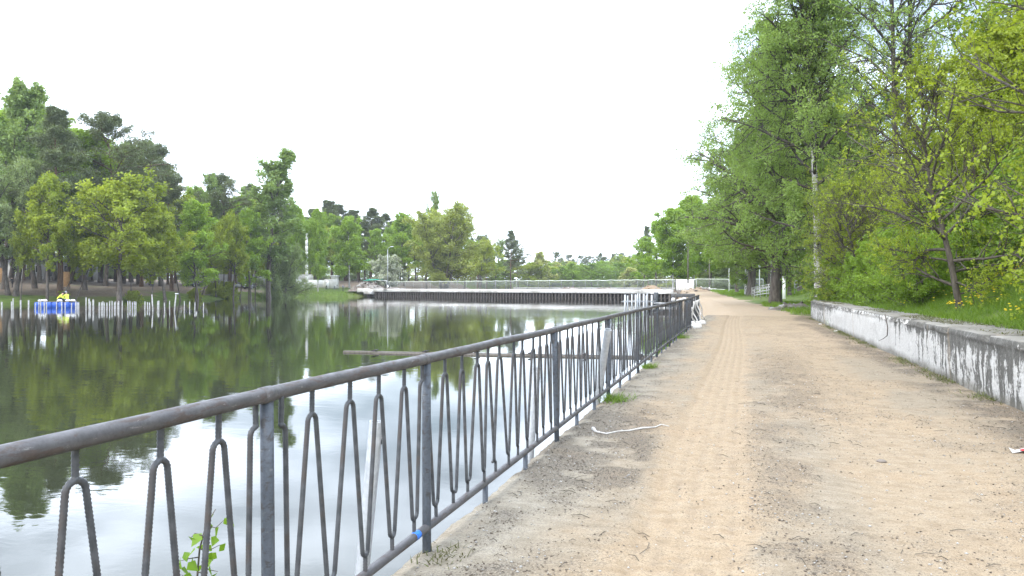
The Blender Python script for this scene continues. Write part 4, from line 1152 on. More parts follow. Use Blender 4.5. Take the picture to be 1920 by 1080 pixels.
heap('rubble_heap', 690, 191, (4.8, 2.6), 2.0, 46, M['rubble'], 'brown heap of rubble and broken boards at the left end of the dam', 'rubble', 3, DZ - 0.3, 0.55)
heap('sand_heap', 1222, 136, (2.0, 1.2), 0.75, 8, M['sandheap'], 'small sandy heap on the right end of the dam', 'heap', 5, DZ - 0.05, 0.3)
heap('soil_heap', 1068, 150, (2.2, 1.2), 0.45, 4, M['rubble'], 'flat brown soil heap on the middle of the dam', 'heap', 6, DZ - 0.05, 0.25)
heap('soil_heap', 1135, 143, (2.4, 1.2), 0.40, 4, M['rubble'], 'flat brown soil heap nearer the right end of the dam', 'heap', 8, DZ - 0.05, 0.25)
heap('rubble_heap', 740, 183, (2.6, 1.0), 0.45, 10, M['rubble'], 'pale spill of rubble at the foot of the lamp on the dam', 'rubble', 12, DZ - 0.05, 0.3)
heap('spoil_bank', 1308, 118, (2.0, 2.6), 0.5, 14, M['sandheap'], 'bank of sand and stones left of the lawn by the sandy road', 'heap', 14, None, 0.4)
heap('soil_heap', 1488, 50, (1.6, 0.9), 0.40, 16, M['rubble'], 'low ridge of brown soil and roots below the grass mound', 'heap', 15, None, 0.22)

# street lamp on the dam
x, y = W(727, 183)
lp = empty('street_lamp', (x, y, DZ), YAW, 'slim grey street lamp with a bent arm on the dam', 'lamp')
mb = MB(); mb.tube([(0, 0, 0), (0, 0, 5), (0, 0, 9.3)], [0.10, 0.08, 0.055], 8); mb.obj('pole', M['galv'], lp, True)
mb = MB(); mb.tube([(0, 0, 9.2), (0.2, 0, 9.7), (0.7, 0, 9.95)], 0.04, 6); mb.obj('arm', M['galv'], lp, True)
mb = MB(); mb.box((1.0, 0, 9.98), (0.75, 0.28, 0.16), None, 0.04); mb.obj('lamp_head', M['lampglass'], lp)
mb = MB(); mb.tube([(0, 0, 0), (0, 0, 0.8)], 0.17, 8); mb.obj('base', M['white'], lp, True)

# ------------------------------------------------------------------ right end of the dam: panel, pole, frames
x, y = W(1284, 128); z = gz(x, y)
gp = empty('gate_panel', (x, y, z), YAW, 'white corrugated hoarding panel beside the concrete pole', 'panel')
for i in range(9):
    mb = MB(); mb.box((-1.3 + i * 0.32, 0.02 * (i % 2), 1.0), (0.315, 0.05, 1.75), None, 0.01); mb.obj('board', M['white'], gp)
mb = MB(); mb.box((-1.52, 0.06, 0.95), (0.10, 0.10, 1.9)); mb.obj('post', M['dark'], gp)
mb = MB(); mb.box((1.46, 0.06, 0.95), (0.10, 0.10, 1.9)); mb.obj('post', M['white'], gp)
x, y = W(1290, 124); z = gz(x, y)
up = empty('concrete_pole', (x, y, z), 0, 'tall thin grey concrete pole beside the white hoarding panel', 'pole')
mb = MB(); mb.tube([(0, 0, -0.3), (0, 0, 4), (0, 0, 8.4)], [0.12, 0.10, 0.07], 8); mb.obj('shaft', M['wood'], up, True)
mb = MB(); mb.box((0, 0, 8.0), (0.8, 0.06, 0.06)); mb.obj('crossarm', M['wood'], up)
mb = MB(); mb.tube([(0, 0, -0.3), (0, 0, 1.2)], 0.165, 8); mb.obj('whitewash_band', M['white'], up, True)
# wire fence going on to the right of the panel
fr = empty('mesh_fence', (*W(1302, 130), gz(*W(1302, 130))), YAW + 0.15, 'wire fence with pale top tape to the right of the white hoarding panel', 'fence')
for i in range(5):
    share('post', fpost, fr, (i * 3.0 + 0.3, 0, 0.1)); 
    if i < 4: share('wire_panel', panel_me, fr, (i * 3.0 + 0.3, 0, 0.1))
mb = MB(); mb.tube([(0.3, 0, 1.85), (6, 0, 1.8), (12.3, 0, 1.85)], 0.05, 6); mb.obj('top_tape', M['tape'], fr)
for i, (px, w_) in enumerate(((1318, 1.3), (1334, 1.6), (1352, 1.4), (1377, 2.0))):
    x, y = W(px, 131 + i); kb = MB(); kb.box((0, 0, 0.22), (w_, 0.5, 0.5), None, 0.05)
    o = kb.obj('concrete_block', M['white_conc']); o.location = (x, y, gz(x, y)); o.rotation_euler = (0, 0, YAW + random.uniform(-0.2, 0.2))
    tag(o, 'white concrete block in the row behind the lawn', 'block', 'white blocks behind the lawn')

# galvanised pipe frame standing in the water
x0, y0 = W(1172, 68)
frm = empty('pipe_frame', (x0, y0, WATER), YAW, 'frame of upright galvanised pipes standing in the water near the dam', 'frame')
for i, (px, h_) in enumerate(((1172, 1.62), (1178, 1.55), (1187, 1.66), (1192, 1.64), (1197, 1.75), (1202, 1.72), (1207, 1.70), (1213, 1.55), (1216, 1.74), (1222, 1.60))):
    lx_ = (px - 1172) / FPX * 68
    mb = MB(); mb.tube([(0, 0, -0.8), (0, 0, h_)], 0.057 if i % 3 else 0.085, 8)
    o = mb.obj('pipe', M['galv'], frm, True); o.location = (lx_, (i % 3) * 0.35, 0)
for zz_, yy_ in ((1.08, -0.1), (0.98, 0.85)):
    mb = MB(); mb.tube([(-0.2, yy_, zz_), (2.7, yy_, zz_ - 0.02)], 0.03, 6); mb.obj('crossbar', M['galv'], frm, True)
pl = empty('work_platform', (*W(1222, 70), WATER), YAW, 'small floating work platform with dark panel next to the pipe frame', 'platform')
mb = MB(); mb.box((0.9, 0, 0.35), (3.0, 1.6, 0.16), None, 0.02); mb.obj('deck', M['white_conc'], pl)
mb = MB(); mb.box((0.9, 0, 0.10), (2.8, 1.4, 0.34), None, 0.03); mb.obj('float', M['dark_steel'], pl)
mb = MB(); mb.box((0.28, -0.6, 1.12), (0.40, 0.05, 1.38)); mb.obj('panel', M['steel_blue'], pl)
for xx_ in (0.1, 1.0, 1.8, 2.3):
    mb = MB(); mb.tube([(xx_, 0.7, 0.4), (xx_, 0.7, 1.75)], 0.05, 6); mb.obj('upright', M['wood'], pl, True)
mb = MB(); mb.box((1.2, 0.7, 1.72), (2.4, 0.12, 0.12)); mb.obj('crossbeam', M['white_conc'], pl)
mb = MB(); mb.box((1.0, -0.7, 0.85), (1.9, 0.06, 0.10)); mb.obj('handrail', M['galv'], pl)
# dark retaining beam and white blocks past the railing
x, y = W(1282, 74)
rb = empty('edge_beam', (x, y, 0.0), YAW, 'dark grey concrete edge beam on white rubble at the corner of the quay', 'beam')
mb = MB(); mb.box((0, 0.3, 0.72), (2.2, 0.5, 0.36), None, 0.03); mb.obj('beam', M['roofing'], rb)
for i in range(9):
    mb = MB(); mb.box((-1.0 + i * 0.26, random.uniform(-0.1, 0.2), 0.24 + random.uniform(-0.1, 0.15)), (0.36, 0.4, 0.36), np.array(Matrix.Rotation(random.uniform(0, 1), 3, 'Y')), 0.06)
    mb.obj('stone', M['white_conc'], rb)
# torn white strips hanging on the short railing
for i, (yy_, sw) in enumerate(((30.0, 0.06), (31.2, -0.05), (33.0, 0.08), (34.8, -0.04), (36.5, 0.06))):
    t = np.linspace(0, 1, 9); mb = MB()
    zt_ = 0.95 if i else 0.75
    mb.tube(np.stack([FX - 0.02 + 0.22 * t ** 2 + 0.04 * np.sin(t * 9 + i), yy_ + sw * 6 * t, zt_ * (1 - t) + 0.02], 1), 0.028 * (1 - 0.5 * t) + 0.008, 5)
    tag(mb.obj('torn_strip', M['plastic_white'], None, True), 'torn white plastic strip hanging from the far railing', 'strip', 'torn strips on the far railing')
for i in range(7):
    mb = MB(); s = np.array([0.34, 0.28, 0.2]) * random.uniform(0.6, 1.3)
    mb.box((FX + random.uniform(-0.1, 0.35), 29.6 + i * 0.75 + random.uniform(-0.2, 0.2), s[2] * 0.3), s, np.array(Matrix.Rotation(random.uniform(0, 3), 3, 'Z') @ Matrix.Rotation(random.gauss(0, 0.3), 3, 'X')), 0.04)
    tag(mb.obj('broken_concrete', M['white_conc']), 'pale lump of broken concrete at the foot of the far railing', 'rubble', 'broken concrete by the far railing')

# ------------------------------------------------------------------ park lamps and stair rails on the right
for px, d, hh_, lab, tl in ((1367, 112, 3.75, 'white park lamp post standing straight on the lawn', 0), (1402, 112, 3.8, 'white park lamp post tilted on the lawn next to the straight one', -0.10), (1424, 104, 3.5, 'white park lamp post half hidden in leaves beside the stair rails', 0)):
    x, y = W(px, d); r_ = empty('park_lamp', (x, y, gz(x, y)), YAW, lab, 'lamp'); r_.rotation_euler = (0, tl, YAW)
    mb = MB(); mb.tube([(0, 0, -0.2), (0, 0, hh_)], [0.085, 0.055], 8); mb.obj('pole', M['white'], r_, True)
    mb = MB(); mb.lathe([(0.05, hh_), (0.10, hh_ + 0.04), (0.17, hh_ + 0.30), (0.17, hh_ + 0.34)], k=8); mb.obj('lantern', M['lampglass'], r_, True)
    mb = MB(); mb.lathe([(0.21, hh_ + 0.34), (0.14, hh_ + 0.44), (0.03, hh_ + 0.48)], k=8); mb.obj('cap', M['dark'], r_, True)
x, y = W(1276 + 54, 140)
up2 = empty('wooden_pole', (x, y, gz(x, y)), 0, 'thin wooden pole behind the wire fence right of the hoarding panel', 'pole')
mb = MB(); mb.tube([(0, 0, -0.3), (0, 0, 6.0)], [0.12, 0.08], 8); mb.obj('shaft', M['wood'], up2, True)
mb = MB(); mb.tube([(0, 0, -0.3), (0, 0, 0.9)], 0.135, 8); mb.obj('whitewash_band', M['white'], up2, True)


def stair_rail(p0, p1, label, n=5):
    p0 = np.array(p0); p1 = np.array(p1)
    root = empty('stair_railing', tuple(p0), 0, label, 'railing')
    v_ = p1 - p0
    for dz in (0.95, 0.62, 0.30):
        mb = MB(); mb.tube([np.array([0, 0, dz]), v_ * 0.5 + np.array([0, 0, dz]), v_ + np.array([0, 0, dz])], 0.045, 6); mb.obj('rail', M['greywall'], root, True)
    for i in range(n):
        t = i / (n - 1); mb = MB(); mb.box((0, 0, 0.42), (0.08, 0.08, 1.15)); o = mb.obj('post', M['greywall'], root); o.location = tuple(v_ * t)
    return root


def PZat(px, d, dz=0):
    x, y = W(px, d); return (x, y, gz(x, y) + dz)


stair_rail(PZat(1410, 88), PZat(1452, 84, 0.6), 'white stair railing rising behind the thick-boled tree')
stair_rail(PZat(1414, 80), PZat(1450, 76, 0.4), 'lower white stair railing in front of the other beside the thick-boled tree', 4)
stair_rail(PZat(1490, 70, 0.8), PZat(1560, 66, 1.6), 'upper white stair railing half hidden in the bushes on the hill', 5)
stair_rail(PZat(1555, 62, 1.4), PZat(1600, 60, 1.8), 'topmost white stair railing glimpsed through shrubs above the wall', 3)
wp = empty('white_post', PZat(1470, 78), 0, 'stout whitewashed post right of the thick-boled tree', 'post')
mb = MB(); mb.box((0, 0, 1.0), (0.28, 0.28, 2.3), None, 0.03); mb.obj('shaft', M['white'], wp)
mb = MB(); mb.box((0, 0, 2.2), (0.36, 0.36, 0.1), None, 0.02); mb.obj('cap', M['white_conc'], wp)

# ------------------------------------------------------------------ poles standing in the lake
PP = [15, 100, 113, 177, 245, 303, 333, 350, 380, 398, 485, 530, 558, 613, 650, 663, 675, 737, 765, 775, 800, 850, 868, 880, 895, 917, 940, 961, 980, 988, 1010, 1018, 1047, 1097, 1115, 1135, 1152, 1165, 1242, 1265, 1282, 1350, 1360, 1411, 1453, 1580, 1625, 1670, 1683, 1743]
PTOP = {15: 303, 100: 300, 113: 272, 177: 288, 245: 288, 303: 312, 333: 278, 350: 280, 737: 263, 765: 275, 800: 282, 1683: 385}
rr = random.Random(9)
for xx_ in PP:
    px = xx_ / 4.571; d = rr.uniform(76, 84) if xx_ != 1683 else 66
    x, y = W(px, d); top = ZY(500 + PTOP.get(xx_, 298 + rr.uniform(-6, 12)) / 4.571, d)
    r_ = 0.075 if xx_ in (15, 177, 245, 765, 800) else rr.uniform(0.045, 0.06)
    mb = MB(); mb.tube([(0, 0, -1.6), (0, 0, top - WATER)], r_, 8); mb.tube([(0, 0, top - WATER - 0.05), (0, 0, top - WATER + 0.01)], r_ * 1.08, 8)
    o = mb.obj('water_post', M['post_grey'], None, True); o.location = (x, y, WATER); o.rotation_euler = (rr.gauss(0, 0.015), rr.gauss(0, 0.015), 0)
    tag(o, 'short pale steel post standing upright in the lake', 'post', 'posts standing in the lake')
for px, top, tl, lab in ((286.6, 552, -0.055, 'tall pale post leaning left among the lake posts'), (327, 551, 0.10, 'tall pale post with a capped top leaning right among the lake posts')):
    d = 74; x, y = W(px, d); h_ = ZY(top, d) - WATER
    mb = MB(); mb.tube([(0, 0, -1.6), (0, 0, h_)], 0.065, 8)
    o = mb.obj('leaning_post', M['post_grey'], None, True); o.location = (x, y, WATER); o.rotation_euler = (0, tl, YAW); tag(o, lab, 'post')
    if tl > 0:
        mb = MB(); mb.box((0.05, 0, h_ + 0.03), (0.32, 0.14, 0.10), None, 0.02); mb.obj('cap', M['galv'], o)

# ------------------------------------------------------------------ people
def person_mesh(joints, edges, radii, mats, zones):
    me_ = bpy.data.meshes.new('body'); names = list(joints)
    me_.from_pydata([joints[n_] for n_ in names], [(names.index(a), names.index(b)) for a, b in edges], [])
    ob = bpy.data.objects.new('tmp_body', me_); COL.objects.link(ob)
    md = ob.modifiers.new('skin', 'SKIN'); md.use_smooth_shade = True
    sk = me_.skin_vertices[0].data
    for i, n_ in enumerate(names):
        sk[i].radius = radii[n_] if isinstance(radii[n_], tuple) else (radii[n_], radii[n_])
        sk[i].use_root = (n_ == 'pelvis')
    sb = ob.modifiers.new('sub', 'SUBSURF'); sb.levels = 1; sb.render_levels = 1
    dg = bpy.context.evaluated_depsgraph_get()
    out = bpy.data.meshes.new_from_object(ob.evaluated_get(dg))
    bpy.data.objects.remove(ob)
    out.materials.clear()
    for m_ in mats: out.materials.append(m_)
    P = np.array([joints[n_] for n_ in names])
    seg = [(np.array(joints[a]), np.array(joints[b]), zones.get((a, b), zones.get(b, 0))) for a, b in edges]
    for p_ in out.polygons:
        c_ = np.array(p_.center); best = 1e9
        for a_, b_, zi in seg:
            e_ = b_ - a_; t_ = np.clip(np.dot(c_ - a_, e_) / (np.dot(e_, e_) + 1e-9), 0, 1); dd = np.linalg.norm(c_ - a_ - t_ * e_)
            if dd < best: best = dd; p_.material_index = zi
        p_.use_smooth = True
    return out


EDGES = [('pelvis', 'waist'), ('waist', 'chest'), ('chest', 'neck'), ('neck', 'head'), ('head', 'crown')]
for s_ in 'lr':
    EDGES += [('chest', 'sh' + s_), ('sh' + s_, 'el' + s_), ('el' + s_, 'wr' + s_), ('wr' + s_, 'ha' + s_), ('pelvis', 'hip' + s_), ('hip' + s_, 'kn' + s_), ('kn' + s_, 'an' + s_), ('an' + s_, 'to' + s_)]
RAD = {'pelvis': (0.15, 0.11), 'waist': (0.14, 0.10), 'chest': (0.16, 0.12), 'neck': 0.055, 'head': (0.085, 0.10), 'crown': (0.07, 0.08)}
for s_ in 'lr':
    RAD.update({'sh' + s_: 0.065, 'el' + s_: 0.048, 'wr' + s_: 0.034, 'ha' + s_: 0.035, 'hip' + s_: 0.095, 'kn' + s_: 0.062, 'an' + s_: 0.045, 'to' + s_: 0.042})
ZONE = {}
for a_, b_ in EDGES:
    z_ = 0
    if b_ in ('head', 'crown') or b_[:2] == 'ha': z_ = 2
    elif b_[:2] in ('kn', 'an', 'to', 'hi'): z_ = 1
    ZONE[(a_, b_)] = z_


def stand(step=0.15, lean=0.05, arm=0.05, hand=None):
    J = {'pelvis': (0, 0, 0.95), 'waist': (0, lean * 0.4, 1.12), 'chest': (0, lean, 1.36), 'neck': (0, lean * 1.2, 1.50), 'head': (0, lean * 1.3 + 0.02, 1.62), 'crown': (0, lean * 1.3 + 0.01, 1.72)}
    for s_, k_ in (('l', -1), ('r', 1)):
        f_ = step * k_
        J.update({'sh' + s_: (0.19 * k_, lean, 1.42), 'el' + s_: (0.25 * k_, lean - f_ * 0.5 + 0.0, 1.14), 'wr' + s_: (0.24 * k_, lean - f_ * 0.4 + arm + 0.08, 0.90), 'ha' + s_: (0.23 * k_, lean - f_ * 0.3 + arm + 0.10, 0.80),
                  'hip' + s_: (0.10 * k_, 0.0, 0.90), 'kn' + s_: (0.10 * k_, f_ * 0.8 + 0.03, 0.50), 'an' + s_: (0.10 * k_, f_, 0.09), 'to' + s_: (0.11 * k_, f_ + 0.15, 0.045)})
    return J


def bend():
    J = stand(0.12, 0.0)
    J.update({'waist': (0, 0.12, 1.06), 'chest': (0, 0.34, 1.18), 'neck': (0, 0.48, 1.22), 'head': (0, 0.58, 1.20), 'crown': (0, 0.68, 1.20)})
    for s_, k_ in (('l', -1), ('r', 1)):
        J.update({'sh' + s_: (0.18 * k_, 0.40, 1.20), 'el' + s_: (0.22 * k_, 0.48, 0.92), 'wr' + s_: (0.17 * k_, 0.58, 0.70), 'ha' + s_: (0.15 * k_, 0.62, 0.62)})
    return J


def sit(fwd=0.3):
    J = {'pelvis': (0, 0, 0.12), 'waist': (0, fwd * 0.3, 0.30), 'chest': (0, fwd * 0.8, 0.50), 'neck': (0, fwd * 1.15, 0.62), 'head': (0, fwd * 1.4, 0.72), 'crown': (0, fwd * 1.5, 0.82)}
    for s_, k_ in (('l', -1), ('r', 1)):
        J.update({'sh' + s_: (0.19 * k_, fwd * 0.9, 0.56), 'el' + s_: (0.26 * k_, fwd + 0.14, 0.34), 'wr' + s_: (0.18 * k_, fwd + 0.34, 0.28), 'ha' + s_: (0.15 * k_, fwd + 0.42, 0.26),
                  'hip' + s_: (0.11 * k_, 0.05, 0.12), 'kn' + s_: (0.16 * k_, 0.42, 0.34), 'an' + s_: (0.14 * k_, 0.50, 0.06), 'to' + s_: (0.14 * k_, 0.66, 0.04)})
    return J


def person(J, loc, rz, top, low, hat, label, scale=1.0):
    me_ = person_mesh(J, EDGES, RAD, [M[top], M[low], M['skin']], ZONE)
    root = empty('person', loc, rz, label, 'person'); root.scale = (scale,) * 3
    link(bpy.data.objects.new('body', me_), root)
    h_ = np.array(J['head']); c_ = np.array(J['crown']); ax = (c_ - h_) / np.linalg.norm(c_ - h_)
    V = []; mb = MB()
    th = np.arange(10) / 10 * 2 * np.pi
    up_ = np.array([1.0, 0, 0]); A_ = np.cross(ax, up_); A_ /= np.linalg.norm(A_)
    mb.tube([h_ + ax * 0.045, h_ + ax * 0.09, h_ + ax * 0.15, h_ + ax * 0.19], [0.098, 0.104, 0.088, 0.03], 10)
    mb.obj('cap' if 'cap' in hat or 'helmet' in hat else 'hair', M[hat.split(':')[1]], root, True)
    return root


# raft with two workers
RD = 86.0
rx, ry = W(106, RD)
raft = empty('raft', (rx, ry, WATER), YAW, 'blue plastic work raft floating behind the lake posts', 'raft')
for i in range(6):
    mb = MB(); mb.box((-1.62 + i * 0.65, 0, 0.28), (0.60, 1.9, 0.70), None, 0.09)
    for zz_ in (0.12, 0.30, 0.48):
        mb.box((-1.62 + i * 0.65, 0, zz_), (0.625, 1.92, 0.03))
    mb.obj('float', M['raft'], raft)
mb = MB(); mb.box((0, 0, 0.645), (3.9, 1.7, 0.04)); mb.obj('deck', M['wood'], raft)
for i, (bx_, by_) in enumerate(((-1.55, -0.4), (-1.2, -0.2), (0.7, -0.6), (1.5, -0.4), (1.7, 0.2))):
    mb = MB(); mb.lathe([(0.05, 0.0), (0.24, 0.06), (0.27, 0.16), (0.16, 0.27), (0.04, 0.30)], k=9); o = mb.obj('white_sack', M['cloth_white'], None, True)
    c_, s_ = math.cos(YAW), math.sin(YAW)
    o.location = (rx + bx_ * c_ - by_ * s_, ry + bx_ * s_ + by_ * c_, WATER + 0.665); o.scale = (1.2, 0.9, 0.9)
    tag(o, 'small white sack lying on the blue raft', 'sack', 'white sacks on the raft')
c_, s_ = math.cos(YAW), math.sin(YAW)


def on_raft(lx_, ly_): return (rx + lx_ * c_ - ly_ * s_, ry + lx_ * s_ + ly_ * c_, WATER + 0.665)


person(sit(0.35), on_raft(0.15, -0.2), YAW - 1.2, 'hivis', 'cloth_dark', 'hair:cloth_dark', 'person in yellow vest crouching with rounded back on the blue raft', 1.25)
person(sit(0.12), on_raft(1.12, 0.2), YAW + 1.3, 'hivis', 'cloth_grey', 'cap:cap_grey', 'person in yellow vest and grey cap sitting upright on the blue raft', 1.3)
x, y = W(23, 128); person(stand(0.2, 0.04), (x, y, gz(x, y)), YAW + 1.2, 'cloth_dark', 'cloth_dark', 'hair:cloth_dark', 'person in dark clothes walking under the trees on the left bank')
x, y = W(612, 193); person(stand(0.1, 0.03), (x, y, gz(x, y)), YAW + 2.0, 'cloth_white', 'cloth_dark', 'hair:cloth_dark', 'person in white top and dark trousers standing by the white wall')
x, y = W(627, 193); person(bend(), (x, y, gz(x, y)), YAW - 1.5, 'cloth_white', 'cloth_grey', 'hair:cloth_dark', 'person in white top bending down near the rubble heap')
x, y = W(643, 191); person(stand(0.2, 0.08, 0.2), (x, y, gz(x, y)), YAW - 2.2, 'cloth_grey', 'cloth_dark', 'hair:cloth_dark', 'person in grey jacket stepping beside the rubble heap')

# ------------------------------------------------------------------ things on the far left bank
def car(px, d, rz, mat, label):
    x, y = W(px, d); root = empty('parked_car', (x, y, gz(x, y) - 0.02), rz, label, 'car')
    body = [(-2.15, 0.32), (-2.2, 0.62), (-2.05, 0.86), (-1.0, 0.95), (0.9, 0.98), (1.7, 0.96), (2.12, 0.82), (2.2, 0.5), (2.12, 0.30)]
    mb = MB(); mb.prism(body, -0.85, 0.85); mb.obj('body', mat, root)
    cab = [(-1.15, 0.94), (-0.55, 1.42), (0.75, 1.45), (1.55, 0.96)]
    mb = MB(); mb.prism(cab, -0.72, 0.72); mb.obj('cabin', mat, root)
    for sy in (-1, 1):
        mb = MB(); mb.prism([(-0.95, 1.0), (-0.5, 1.36), (0.1, 1.38), (0.1, 1.0)], sy * 0.725 - 0.008, sy * 0.725 + 0.008); mb.obj('window', M['glass'], root)
        mb = MB(); mb.prism([(0.18, 1.0), (0.18, 1.38), (0.7, 1.38), (1.3, 1.0)], sy * 0.725 - 0.008, sy * 0.725 + 0.008); mb.obj('window', M['glass'], root)
        for xx2 in (-1.35, 1.35):
            wh = MB(); wh.tube([(xx2, sy * 0.68, 0.32), (xx2, sy * 0.88, 0.32)], 0.32, 14); w_o = wh.obj('wheel', M['tyre'], root, True)
            rm = MB(); rm.tube([(xx2, sy * 0.87, 0.32), (xx2, sy * 0.89, 0.32)], 0.19, 10); rm.obj('rim', M['galv'], w_o)
        mb = MB(); mb.box((-2.16, sy * 0.62, 0.68), (0.10, 0.36, 0.16), None, 0.02); mb.obj('headlight', M['lampglass'], root)
    mb = MB(); mb.prism([(-1.13, 0.99), (-0.60, 1.38), (-0.63, 1.41), (-1.17, 1.01)], -0.64, 0.64); mb.obj('windscreen', M['glass'], root)
    return root


def cpx(px, y, d):      # ground height check is left to gz
    return W(px, d)


car(363, 176, YAW + 1.45, M['cardark'], 'dark car facing the lake under the slim fresh green tree')
car(424, 184, YAW + 0.3, M['carwhite'], 'white car parked side-on behind the shore trees')
car(457, 186, YAW + 0.1, M['carwhite'], 'white car beside the dark van near the tall poplar')
car(470, 182, YAW + 1.5, M['cardark'], 'dark car seen end-on between thin trunks near the tall poplar')

# pale building behind the trees
x, y = W(62, 172); z = gz(x, y)
bd = empty('park_building', (x, y, z), YAW + 0.05, 'long low pale building with dark openings behind the left bank trees', 'building')
mb = MB(); mb.box((0, 2, 1.8), (24, 5, 4.2)); mb.obj('wall', M['greywall'], bd)
mb = MB(); mb.prism([(-12.5, 3.9), (12.5, 3.9), (12.2, 4.3), (-12.2, 4.3)], -1.0, 5); mb.obj('roof', M['roofing'], bd)
for i, xx_ in enumerate((-9.5, -6.2, -2.8, 0.8, 7.8)):
    wn = MB(); wn.box((xx_, -0.5, 2.2), (1.6, 0.08, 1.5)); w_o = wn.obj('window', M['glass'], bd)
    fm = MB()
    for dx in (-0.82, 0, 0.82): fm.box((xx_ + dx, -0.55, 2.2), (0.09, 0.06, 1.62))
    for dz in (-0.78, 0.78): fm.box((xx_, -0.56, 2.2 + dz), (1.72, 0.06, 0.09))
    fm.obj('frame', M['white'], w_o)
mb = MB(); mb.box((4.4, -0.5, 1.45), (1.5, 0.08, 2.7)); mb.obj('door', M['dark'], bd)
mb = MB(); mb.box((0, -0.62, 0.25), (24.1, 0.3, 0.7)); mb.obj('plinth', M['concrete'], bd)
for px, d, lab in ((125, 133, 'ochre wooden kiosk board standing between leaning trunks'), (3, 136, 'ochre wooden board at the far left under the willow')):
    x, y = W(px, d); o = empty('wooden_board', (x, y, gz(x, y)), YAW, lab, 'board')
    mb = MB(); mb.box((0, 0, 1.6), (1.1, 0.12, 2.6), None, 0.02); mb.obj('panel', M['ochre'], o)
    for sx in (-0.45, 0.45):
        mb = MB(); mb.box((sx, 0.1, 0.2), (0.12, 0.12, 1.2)); mb.obj('leg', M['wood'], o)
# white panel wall behind the parked cars
wl = empty('panel_wall', (*W(395, 200), gz(*W(395, 200))), YAW + 0.12, 'long off-white concrete panel wall behind the parked cars', 'wall')
for i in range(9):
    mb = MB(); mb.box((i * 3.05, 0, 1.25), (2.9, 0.14, 2.5), None, 0.02); mb.box((i * 3.05, -0.08, 1.25), (2.3, 0.05, 1.9)); mb.obj('panel', M['offwhite'], wl)
    mb = MB(); mb.box((i * 3.05 - 1.52, 0, 1.3), (0.2, 0.22, 2.65)); mb.obj('post', M['offwhite'], wl)
wl2 = empty('white_wall', (*W(553, 200), gz(*W(553, 200))), YAW, 'bright white wall between the narrow birches and the kiosk', 'wall')
for i in range(4):
    mb = MB(); mb.box((1.0 + i * 2.45, 0, 0.95 - 0.05 * i), (2.4, 0.16, 2.0), None, 0.02); mb.obj('panel', M['white'], wl2)
ks = empty('kiosk', (*W(622, 198), gz(*W(622, 198))), YAW, 'small off-white kiosk with flat cap behind the standing people', 'kiosk')
mb = MB(); mb.box((0, 0, 1.2), (3.2, 2.2, 2.4), None, 0.03); mb.obj('wall', M['offwhite'], ks)
mb = MB(); mb.box((0.8, -0.1, 2.75), (1.6, 2.0, 0.7), None, 0.03); mb.obj('upper_box', M['offwhite'], ks)
mb = MB(); mb.box((0.8, -0.1, 3.2), (2.1, 2.4, 0.2), None, 0.03); mb.obj('roof', M['white'], ks)
mb = MB(); mb.box((-0.9, -1.12, 1.05), (0.8, 0.05, 2.0)); mb.obj('door', M['white'], ks)
# tall white pillar
pi_ = empty('white_pillar', (*W(575, 196), gz(*W(575, 196))), YAW, 'tall slim white pillar rising between the narrow weeping birches', 'pillar')
zt_ = ZY(438, 196) - gz(*W(575, 196))
for i in range(9):
    mb = MB(); mb.box((0.0, 0, zt_ * (i + 0.5) / 9), (0.66 - 0.02 * i, 0.6, zt_ / 9 - 0.06), None, 0.04); mb.obj('block', M['white'], pi_)
# green tarpaulin canopy with white boat-like roof
cn_ = empty('canopy', (*W(705, 192), DZ), YAW, 'green tarpaulin canopy with white curved edge behind the rubble heap', 'canopy')
mb = MB(); mb.prism([(-3.0, 2.05), (-1.5, 2.3), (1.0, 2.42), (1.8, 2.3), (1.8, 2.22), (-3.0, 1.97)], -1.2, 1.2); mb.obj('tarpaulin', M['green_tarp'], cn_)
mb = MB(); mb.prism([(0.2, 2.0), (1.2, 2.15), (2.8, 2.05), (3.1, 1.75), (3.0, 1.7), (2.6, 1.92), (1.2, 1.98)], -1.3, -0.9); mb.obj('white_edge', M['white'], cn_)
for sx in (-2.8, 0, 2.8):
    for sy in (-1.1, 1.1):
        mb = MB(); mb.tube([(sx, sy, 0), (sx, sy, 2.0)], 0.04, 6); mb.obj('post', M['galv'], cn_, True)

# ------------------------------------------------------------------ litter on the path
rg = np.random.default_rng(77)


def crumbs(name, n, smin, smax, mat, xr, yr, dens, label):
    V = []; F = []; cnt = 0; off = 0
    octa = np.array([[1, 0, 0], [-1, 0, 0], [0, 1, 0], [0, -1, 0], [0, 0, 1], [0, 0, -1]], dtype=float)
    of = np.array([[0, 2, 4], [2, 1, 4], [1, 3, 4], [3, 0, 4], [2, 0, 5], [1, 2, 5], [3, 1, 5], [0, 3, 5]])
    while cnt < n:
        y_ = yr[0] * (yr[1] / yr[0]) ** rg.random(); x_ = rg.uniform(*xr)
        i = int(np.clip(np.searchsorted(ys, y_), 0, npy - 1)); j = int(np.clip(np.searchsorted(xs_, x_), 0, npx - 1))
        if rg.random() > dens(dirtp[i, j], trL[i, j]): continue
        s_ = smin * (smax / smin) ** (rg.random() ** 1.7)
        vv = octa * rg.uniform(0.55, 1.2, (6, 1)) * s_ * np.array([1, 1, 0.6]); a = rg.random() * 6.28
        vv = vv @ np.array([[math.cos(a), math.sin(a), 0], [-math.sin(a), math.cos(a), 0], [0, 0, 1]])
        V.append(vv + np.array([x_, y_, PZ[i, j] + s_ * 0.22])); F.append(of + off); off += 6; cnt += 1
    o = link(bpy.data.objects.new(name, mesh_np(name, np.concatenate(V), [np.concatenate(F)], [mat])))
    tag(o, label, 'debris', kind='stuff')


